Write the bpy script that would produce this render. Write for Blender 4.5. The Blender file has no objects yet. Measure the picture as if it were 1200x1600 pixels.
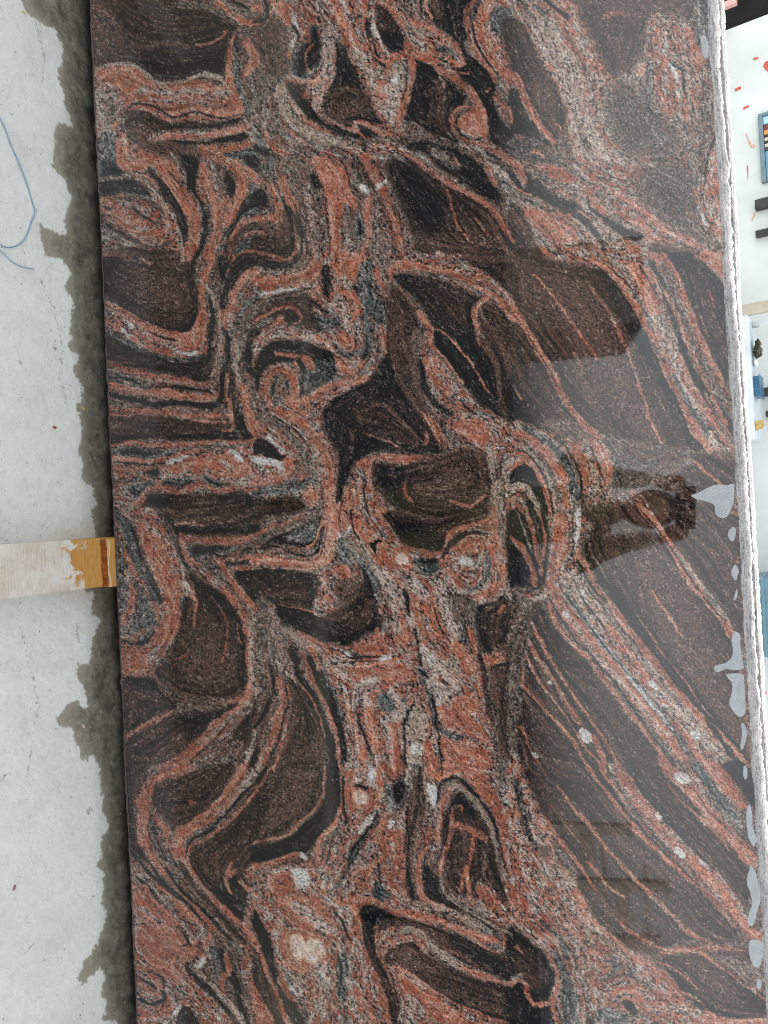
import bpy, bmesh, math, random
import numpy as np
from mathutils import Vector, Matrix
R=math.radians
sc=bpy.context.scene
COL=sc.collection
# ---------------- camera (phone held sideways: world "up" points to picture right) ---------
CAM=np.array([0.0,-1.14808,1.69439])
CR=np.array([0.05177553,0.5591518,0.82744702]); CU=np.array([-0.99854532,0.01649852,0.05133264]); CF=np.array([-0.01505109,0.82890112,-0.55919263])
FP=1155.0
cd=bpy.data.cameras.new('camera'); cam=bpy.data.objects.new('camera',cd); COL.objects.link(cam)
cam.matrix_world=Matrix(((CR[0],CU[0],-CF[0],CAM[0]),(CR[1],CU[1],-CF[1],CAM[1]),(CR[2],CU[2],-CF[2],CAM[2]),(0,0,0,1)))
cd.sensor_width=36; cd.sensor_fit='AUTO'; cd.lens=36*FP/1600; cd.clip_start=0.02; cd.clip_end=3000
sc.camera=cam
# ---------------- daylight ----------------
SUN_EL,SUN_AZ=R(31),R(4)     # sun stands behind the slab
w=bpy.data.worlds.new('World'); sc.world=w; w.use_nodes=True
nt=w.node_tree; bg=nt.nodes['Background']; sky=nt.nodes.new('ShaderNodeTexSky'); sky.sky_type='NISHITA'
sky.sun_disc=False; sky.sun_elevation=SUN_EL; sky.sun_rotation=SUN_AZ; sky.air_density=1.0; sky.dust_density=3.0; sky.ozone_density=1.0; sky.altitude=20
hs=nt.nodes.new('ShaderNodeHueSaturation'); hs.inputs['Saturation'].default_value=0.12
nt.links.new(sky.outputs[0],hs.inputs['Color']); nt.links.new(hs.outputs[0],bg.inputs['Color']); bg.inputs['Strength'].default_value=0.15
sd=bpy.data.lights.new('sun','SUN'); sun=bpy.data.objects.new('sun',sd); COL.objects.link(sun)
sd.energy=2.0; sd.angle=R(0.6); sd.color=(1,0.96,0.9)
dirv=Vector((math.sin(SUN_AZ)*math.cos(SUN_EL),math.cos(SUN_AZ)*math.cos(SUN_EL),math.sin(SUN_EL)))
sun.rotation_euler=dirv.to_track_quat('Z','Y').to_euler(); sun.location=(0,4,8)
sc.view_settings.view_transform='Standard'; sc.view_settings.look='None'; sc.view_settings.gamma=1
sc.view_settings.exposure=2.07
sc.cycles.max_bounces=8; sc.cycles.filter_width=1.0

# ---------------- helpers ----------------
def pray(x,y): return CF+CR*((x-600)/FP)-CU*((y-800)/FP)
def on_z(x,y,z): d=pray(x,y); return CAM+d*((z-CAM[2])/d[2])
def on_y(x,y,Y): d=pray(x,y); return CAM+d*((Y-CAM[1])/d[1])
def tag(o,label=None,cat=None,group=None,kind=None):
    if label: o['label']=label
    if cat: o['category']=cat
    if group: o['group']=group
    if kind: o['kind']=kind
    return o
def empty(name,loc,label,cat,group=None,rot=None):
    o=bpy.data.objects.new(name,None); COL.objects.link(o); o.location=loc; o.empty_display_size=0.1
    if rot: o.rotation_euler=rot
    return tag(o,label,cat,group)
def link(name,me,mat,parent=None,smooth=False):
    o=bpy.data.objects.new(name,me); COL.objects.link(o)
    if mat: me.materials.append(mat)
    if smooth: me.polygons.foreach_set('use_smooth',[True]*len(me.polygons))
    if parent: o.parent=parent
    return o
def grid_mesh(name,P,nx,ny):
    # P: (ny*nx,3) row-major
    me=bpy.data.meshes.new(name); P=np.ascontiguousarray(P,np.float32)
    i=np.arange((ny-1)*(nx-1)); r=i//(nx-1); c=i%(nx-1); a=r*nx+c
    q=np.stack([a,a+1,a+nx+1,a+nx],1).astype(np.int32)
    me.vertices.add(len(P)); me.vertices.foreach_set('co',P.ravel())
    me.loops.add(q.size); me.loops.foreach_set('vertex_index',q.ravel())
    me.polygons.add(len(q)); me.polygons.foreach_set('loop_start',np.arange(0,q.size,4,dtype=np.int32))
    me.update(calc_edges=True); return me
def fattr(me,name,vals,kind='FLOAT'):
    a=me.attributes.new(name,kind,'POINT')
    if kind=='FLOAT': a.data.foreach_set('value',np.ascontiguousarray(vals,np.float32).ravel())
    else:
        v=np.ones((len(vals),4),np.float32); v[:,:3]=vals; a.data.foreach_set('color',v.ravel())
def box_bm(x0,x1,y0,y1,z0,z1,bev=0.0,seg=2,bm=None):
    own=bm is None; bm=bm or bmesh.new()
    v=[bm.verts.new((x,y,z)) for x in (x0,x1) for y in (y0,y1) for z in (z0,z1)]
    fs=[(0,1,3,2),(4,6,7,5),(0,4,5,1),(2,3,7,6),(0,2,6,4),(1,5,7,3)]
    ff=[bm.faces.new([v[i] for i in q]) for q in fs]
    if bev>0:
        es=list({e for f in ff for e in f.edges}); bmesh.ops.bevel(bm,geom=es,offset=bev,segments=seg,affect='EDGES',profile=0.6)
    return bm
def bm_obj(name,bm,mat,parent=None,smooth=False,loc=None):
    me=bpy.data.meshes.new(name); bm.normal_update(); bm.to_mesh(me); bm.free()
    o=link(name,me,mat,parent,smooth)
    if loc is not None: o.location=loc
    return o
def mat_new(name,color=(0.5,0.5,0.5),rough=0.6,spec=0.5):
    m=bpy.data.materials.new(name); m.use_nodes=True; n=m.node_tree; b=n.nodes['Principled BSDF']
    b.inputs['Base Color'].default_value=(*color,1); b.inputs['Roughness'].default_value=rough
    b.inputs['Specular IOR Level'].default_value=spec
    return m,n,b
def N(n,t,**kw):
    x=n.nodes.new(t)
    for k,v in kw.items():
        if k in x.inputs: x.inputs[k].default_value=v
        else: setattr(x,k,v)
    return x
def noise(n,scale,detail=4,rough=0.55,vec=None,dist=0.0):
    x=N(n,'ShaderNodeTexNoise',Scale=scale,Detail=detail,Roughness=rough,Distortion=dist)
    if vec: n.links.new(vec,x.inputs['Vector'])
    return x
def ramp(n,src,stops):
    r=n.nodes.new('ShaderNodeValToRGB'); e=r.color_ramp.elements
    while len(e)<len(stops): e.new(0.5)
    for el,(p,c) in zip(e,stops): el.position=p; el.color=(*c,1) if len(c)==3 else c
    n.links.new(src,r.inputs[0]); return r
def mix(n,fac,a,b,typ='MIX'):
    m=n.nodes.new('ShaderNodeMix'); m.data_type='RGBA'; m.blend_type=typ
    for s,v in ((0,fac),(6,a),(7,b)):
        if hasattr(v,'links') or isinstance(v,bpy.types.NodeSocket): n.links.new(v,m.inputs[s])
        else: m.inputs[s].default_value=v if s==0 else (*v,1)
    return m.outputs[2]
def bump(n,b,h,strength=0.3,dist=0.002):
    x=N(n,'ShaderNodeBump',Strength=strength,Distance=dist); n.links.new(h,x.inputs['Height']); n.links.new(x.outputs[0],b.inputs['Normal'])
def objcoord(n,scale=None):
    t=n.nodes.new('ShaderNodeTexCoord')
    if scale is None: return t.outputs['Object']
    m=n.nodes.new('ShaderNodeMapping'); m.inputs['Scale'].default_value=scale; n.links.new(t.outputs['Object'],m.inputs[0]); return m.outputs[0]
def simple_mat(name,c1,c2,scale=20,rough=0.6,bmp=0.2,bd=0.002):
    m,n,b=mat_new(name,c1,rough); v=objcoord(n); x=noise(n,scale,6,0.6,v); r=ramp(n,x.outputs[0],[(0.35,c1),(0.65,c2)])
    n.links.new(r.outputs[0],b.inputs['Base Color']); bump(n,b,x.outputs[0],bmp,bd); return m

# ---- stone pattern: veins are laid out as curves, grain is grown along them ----
STEP=1.6; Y0=-240.0; Y1=1840.0
def xbot(y): return 140.3+ (y/1600.0)*75.0
def xtop(y): return 1104.8+(y/1600.0)*94.2
def s2l(c): 
    c=np.clip(c,0,1); return np.where(c<=0.04045,c/12.92,((c+0.055)/1.055)**2.4)
#        colour A          colour B         streak dark light coarse
TYPES={
'P':[(172,97,76),(204,148,128),0.45,0.09,0.07,0.3,0.35,0],
'S':[(184,110,87),(182,166,155),0.25,0.26,0.20,0.45,0.95,0.25],
'L':[(186,146,130),(196,176,163),0.4,0.22,0.22,0.45,0.7,0.4],
'V':[(212,200,190),(192,154,138),0.15,0.18,0.28,0.6,0.4,0.2],
'F':[(228,188,168),(236,212,198),0.2,0.02,0.10,0.5,0.1,0],
'M':[(142,108,95),(114,107,101),0.5,0.32,0.17,0.3,0.8,0.7],
'Q':[(122,100,88),(98,97,93),0.6,0.32,0.12,0.2,0.4,0.6],
'B':[(120,86,75),(98,77,69),0.6,0.26,0.07,0.2,0.3,0.5],
'C':[(184,158,140),(164,148,133),0.5,0.14,0.12,0.3,0.4,0.3],
'G':[(94,100,101),(136,137,132),0.5,0.34,0.20,0.4,0.7,0.35],
'K':[(25,29,33),(46,45,44),0.7,0.28,0.08,0.3,0,0.5],
'D':[(55,43,39),(102,77,67),0.8,0.26,0.07,0.12,0,0.9],
'W':[(210,208,203),(224,222,218),0.2,0.03,0.2,0.5,0.1,0],
'N':[(12,11,12),(18,16,16),0.2,0.2,0.0,0.2,0,0],
}
def tvec(k):
    t=TYPES[k]; return np.array([*[v/255 for v in t[0]],*[v/255 for v in t[1]],*t[2:8]],np.float32)
def smooth_pts(p,closed,n=4):
    p=np.array(p,float)
    if len(p)<3 and not closed: return p
    if closed: q=np.vstack([p[-1],p,p[0],p[1]])
    else: q=np.vstack([2*p[0]-p[1],p,2*p[-1]-p[-2]])
    out=[]
    for i in range(1,len(q)-2):
        a,b,c,d=q[i-1],q[i],q[i+1],q[i+2]
        for k in range(n):
            t=k/n; out.append(0.5*((2*b)+(c-a)*t+(2*a-5*b+4*c-d)*t*t+(3*b-a-3*c+d)*t**3))
    if not closed: out.append(q[-2])
    return np.array(out)
def fnoise(shape,lam,rng,octs=1):
    # smooth gaussian noise with wavelength ~lam cells (spectral)
    fy=np.fft.fftfreq(shape[0])[:,None]; fx=np.fft.rfftfreq(shape[1])[None,:]
    w=np.fft.rfft2(rng.standard_normal(shape)); f2=fy*fy+fx*fx
    g=np.zeros_like(f2)
    for o in range(octs):
        l=lam/2**o; g+=np.exp(-f2*(l*l)*4.0)*(l**1.0)*0.75**o
    r=np.fft.irfft2(w*g,s=shape); return ((r-r.mean())/r.std()).astype(np.float32)
def parse(text):
    ops=[];ox=oy=0
    for ln in text.strip().splitlines():
        ln=ln.strip()
        if not ln: continue
        if ln[0]=='@': ox,oy=[float(v) for v in ln[1:].split(',')]; continue
        h,b=ln.split(':'); h=h.split()
        pts=[(ox+float(a.split(',')[0])/3,oy+float(a.split(',')[1])/3) for a in b.split()]
        ops.append((h[0],None if h[1]=='p' else float(h[1])/3,float(h[2])/3,pts))
    return ops
def dist_seg(X,Y,a,b):
    dx,dy=b-a; L2=dx*dx+dy*dy+1e-9
    t=np.clip(((X-a[0])*dx+(Y-a[1])*dy)/L2,0,1)
    return np.hypot(X-a[0]-t*dx,Y-a[1]-t*dy)
def make_stone(text,seed=7):
    rng=np.random.default_rng(seed)
    ops=parse(text)
    ny=int(1600/STEP)+1; ys=np.arange(ny)*STEP
    nx=int(970/STEP)+1; s=np.linspace(0,1,nx)
    Y=np.repeat(ys[:,None],nx,1).astype(np.float32)
    X=(xbot(Y)+s[None,:]*(xtop(Y)-xbot(Y))).astype(np.float32)
    sh=(ny,nx)
    # flow field from the curves
    q=4; gy,gx=ny//q+2,nx//q+2
    acc=np.zeros((3,gy,gx))
    cur=[]
    for k,w,sf,pts in ops:
        p=smooth_pts(pts,w is None,4); cur.append(p)
        pp=np.vstack([p,p[:1]]) if w is None else p
        wt=(1.0 if w is not None else (0.6 if sf<6 else 0.15))
        for a,b in zip(pp[:-1],pp[1:]):
            d=b-a; L=math.hypot(*d)
            if L<1e-6: continue
            th=math.atan2(d[1],d[0]); m=(a+b)/2
            j=int(m[1]/STEP/q); i=int((m[0]-xbot(m[1]))/STEP/q)
            if 0<=j<gy and 0<=i<gx:
                acc[0,j,i]+=wt*L*math.cos(2*th); acc[1,j,i]+=wt*L*math.sin(2*th); acc[2,j,i]+=wt*L
    fy=np.fft.fftfreq(gy*2)[:,None]; fx=np.fft.rfftfreq(gx*2)[None,:]
    F=[np.fft.rfft2(np.pad(a,((0,gy),(0,gx)))) for a in acc]
    c=np.zeros((gy,gx));sn=np.zeros((gy,gx))
    for sg in (1.2,2.5,5,12,30):
        G=np.exp(-2*(math.pi*sg)**2*(fy*fy+fx*fx)); wgt=1.0/sg**1.6
        c+=np.fft.irfft2(F[0]*G,s=(gy*2,gx*2))[:gy,:gx]*wgt
        sn+=np.fft.irfft2(F[1]*G,s=(gy*2,gx*2))[:gy,:gx]*wgt
    th=0.5*np.arctan2(sn,c)
    # upsample vector
    def up(a):
        yi=np.clip(np.arange(ny)/q-0.5,0,gy-1.001); xi=np.clip(np.arange(nx)/q-0.5,0,gx-1.001)
        y0=yi.astype(int);x0=xi.astype(int);fy_=(yi-y0)[:,None];fx_=(xi-x0)[None,:]
        return (a[y0][:,x0]*(1-fy_)*(1-fx_)+a[y0+1][:,x0]*fy_*(1-fx_)+a[y0][:,x0+1]*(1-fy_)*fx_+a[y0+1][:,x0+1]*fy_*fx_)
    c2=up(c/np.hypot(c,sn).clip(1e-9));s2=up(sn/np.hypot(c,sn).clip(1e-9))
    th=0.5*np.arctan2(s2,c2)+0.12*fnoise(sh,22,rng)
    vx=np.cos(th).astype(np.float32);vy=np.sin(th).astype(np.float32)
    J,I=np.meshgrid(np.arange(ny,dtype=np.float32),np.arange(nx,dtype=np.float32),indexing='ij')
    def lic(ns,n,step=1.0):
        out=[v.copy() for v in ns]; tot=1.0
        for sg in (1,-1):
            y=J.copy();x=I.copy();px=vx*sg;py=vy*sg
            for k in range(n):
                x+=px*step;y+=py*step
                np.clip(x,0,nx-1,out=x);np.clip(y,0,ny-1,out=y)
                yi=(y+0.5).astype(np.int32);xi=(x+0.5).astype(np.int32);f=yi*nx+xi
                ax=vx.ravel()[f];ay=vy.ravel()[f]
                fl=np.sign(ax*px+ay*py);fl[fl==0]=1;px=ax*fl;py=ay*fl
                wk=1-(k+1)/(n+1)
                for o,v in zip(out,ns): o+=wk*v.ravel()[f]
        return [((o-o.mean())/o.std()).astype(np.float32) for o in out]
    fine=rng.standard_normal(sh).astype(np.float32)
    iso=rng.standard_normal(sh).astype(np.float32); iso2=fnoise(sh,0.62,rng)
    g1,=lic([rng.standard_normal(sh).astype(np.float32)],2); g1=0.45*g1+0.65*iso+0.35*iso2; g1/=g1.std()
    g2,g3=lic([fnoise(sh,0.5,rng),fnoise(sh,0.9,rng)],2); g2=0.6*g2+0.7*rng.standard_normal(sh).astype(np.float32); g2/=g2.std(); g3=0.6*g3+0.55*fnoise(sh,0.9,rng)+0.35*rng.standard_normal(sh).astype(np.float32); g3/=g3.std()
    st1,st2=lic([fnoise(sh,0.5,rng),fnoise(sh,1.2,rng)],30,1.5)
    st3,st4=lic([fnoise(sh,4.0,rng),fnoise(sh,1.3,rng)],30,2.0)
    bl,bl2=lic([fnoise(sh,2.0,rng,2),fnoise(sh,4,rng,2)],3,1.2)
    streak=0.5*st1+0.65*st2+0.35*st3; streak/=streak.std()
    blot=0.7*bl+0.7*bl2; blot/=blot.std()
    # warp
    wx=X+0.8*fnoise(sh,10,rng)+0.35*fnoise(sh,2,rng)+0.3*fine
    wy=Y+0.8*fnoise(sh,10,rng)+0.35*fnoise(sh,2,rng)+0.3*rng.standard_normal(sh).astype(np.float32)
    edge=0.6*g2+0.3*streak
    ln1,ln2=lic([fnoise(sh,0.75,rng),fnoise(sh,0.8,rng)],34,1.6)
    wn=fnoise(sh,9,rng)
    A=np.empty(sh+(12,),np.float32); A[:]=tvec('M')*0.7+tvec('S')*0.3
    for poly in (True,False):
        for (k,w,sf,pts),p in zip(ops,cur):
            if (w is None)!=poly: continue
            tv=tvec(k)
            m=(sf*2.2+6) if poly else (w*0.75+sf+4)
            x0,y0=p.min(0)-m;x1,y1=p.max(0)+m
            j0=max(0,int(y0/STEP));j1=min(ny,int(y1/STEP)+2)
            i0=max(0,int((x0-xbot(max(y1,0)))/STEP)-1);i1=min(nx,int((x1-xbot(min(y0,1600)))/STEP)+2)
            if j1<=j0 or i1<=i0: continue
            Xs=wx[j0:j1,i0:i1];Ys=wy[j0:j1,i0:i1]
            D=np.full(Xs.shape,m*1.5+5,np.float32)
            pp=np.vstack([p,p[:1]]) if poly else p
            ins=np.zeros(Xs.shape,bool)
            n=len(pp)-1
            W=np.full(Xs.shape,(w or 0)/2,np.float32)
            for q_,(a,b) in enumerate(zip(pp[:-1],pp[1:])):
                if poly:
                    if a[1]!=b[1]:
                        cond=((a[1]>Ys)!=(b[1]>Ys))
                        ins^=cond&(Xs<(b[0]-a[0])*(Ys-a[1])/(b[1]-a[1])+a[0])
                lx0=min(a[0],b[0])-m-4;lx1=max(a[0],b[0])+m+4;ly0=min(a[1],b[1])-m-4;ly1=max(a[1],b[1])+m+4
                b0=max(j0,int(ly0/STEP));b1=min(j1,int(ly1/STEP)+2)
                a0=max(i0,int((lx0-xbot(max(ly1,0)))/STEP)-1);a1=min(i1,int((lx1-xbot(min(ly0,1600)))/STEP)+2)
                if b1<=b0 or a1<=a0: continue
                sl=(slice(b0-j0,b1-j0),slice(a0-i0,a1-i0))
                d=dist_seg(Xs[sl],Ys[sl],a,b)
                if not poly:
                    tpos=(q_+0.5)/n; prof=0.5+0.5*min(1,min(tpos,1-tpos)*7+0.15)
                    hw=w/2*prof
                    d=d-hw   # signed: negative inside
                D[sl]=np.minimum(D[sl],d)
            if poly: sd=np.where(ins,-D,D)
            else: sd=D-(w/2)*0.16*wn[j0:j1,i0:i1]
            e=edge[j0:j1,i0:i1]
            sft=max(sf,0.8)*(1.7 if poly and k in 'DKGB' else 1.25)
            al=np.clip(0.5-sd/(sft*1.0)+0.0,0,1); 
            # granular edge: modulate where partial
            al=al*al*(3-2*al)
            al=np.clip(al+ e*2.0*al*(1-al),0,1)
            if not poly: al*=np.clip(0.93+0.14*st4[j0:j1,i0:i1],0.5,1)
            al=al[...,None]
            A[j0:j1,i0:i1]=A[j0:j1,i0:i1]*(1-al)+tv*al
    ws=A[...,6]
    tt=ws*streak+(1-ws)*blot
    t=1/(1+np.exp(-2.2*tt)); t=t[...,None]
    col=A[...,0:3]*(1-t)+A[...,3:6]*t
    co=A[...,9]
    ld=(np.clip((ln1-1.0)/0.5,0,1)*A[...,10]*np.clip(0.9+0.5*blot,0,1))[...,None]
    ls=(np.clip((ln2-1.25)/0.6,0,1)*A[...,11]*np.clip(0.6+0.5*st3,0,1))[...,None]
    col=col*(1-0.7*ls)+np.array([150,92,74],np.float32)/255*0.7*ls
    col=col*(1-0.75*ld)+np.array([40,40,42],np.float32)/255*0.75*ld
    gg=g1*(1-co)+g3*co; gg/= np.sqrt((1-co)**2+co**2)
    gl=(g2*(1-co*.6)+ bl*co*.6); gl/=np.sqrt((1-co*.6)**2+(co*.6)**2)
    def z(p):  # approx probit upper tail
        p=np.clip(p,0.001,0.5); tt_=np.sqrt(-2*np.log(p)); return tt_-(2.30753+0.27061*tt_)/(1+0.99229*tt_+0.04481*tt_**2)
    # mineral clusters: darks more frequent in dark streaks
    pd=np.clip(A[...,7]*(1-0.35*streak*ws),0.004,0.5)
    pl=np.clip(A[...,8]*(1+0.5*blot),0.002,0.5)
    ad=np.clip((gg-z(pd))/0.6+0.5,0,1)[...,None]
    al=np.clip((gl-z(pl))/0.6+0.5,0,1)[...,None]
    lum=col.mean(-1,keepdims=True)
    white=np.clip(col*1.0+ (np.array([0.85,0.77,0.72])-col)*np.clip(0.35+lum*0.8,0,0.8),0,1)
    col=col*(1-0.85*al)+white*0.85*al
    dark=np.array([0.10,0.115,0.125])*(0.55+0.9*lum)
    col=col*(1-0.95*ad)+dark*0.95*ad
    col*= (1+0.13*fine+0.10*g1)[...,None]
    col*= (1+0.05*st3)[...,None]
    return np.clip(col,0.03,0.95).astype(np.float32),X,Y

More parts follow.
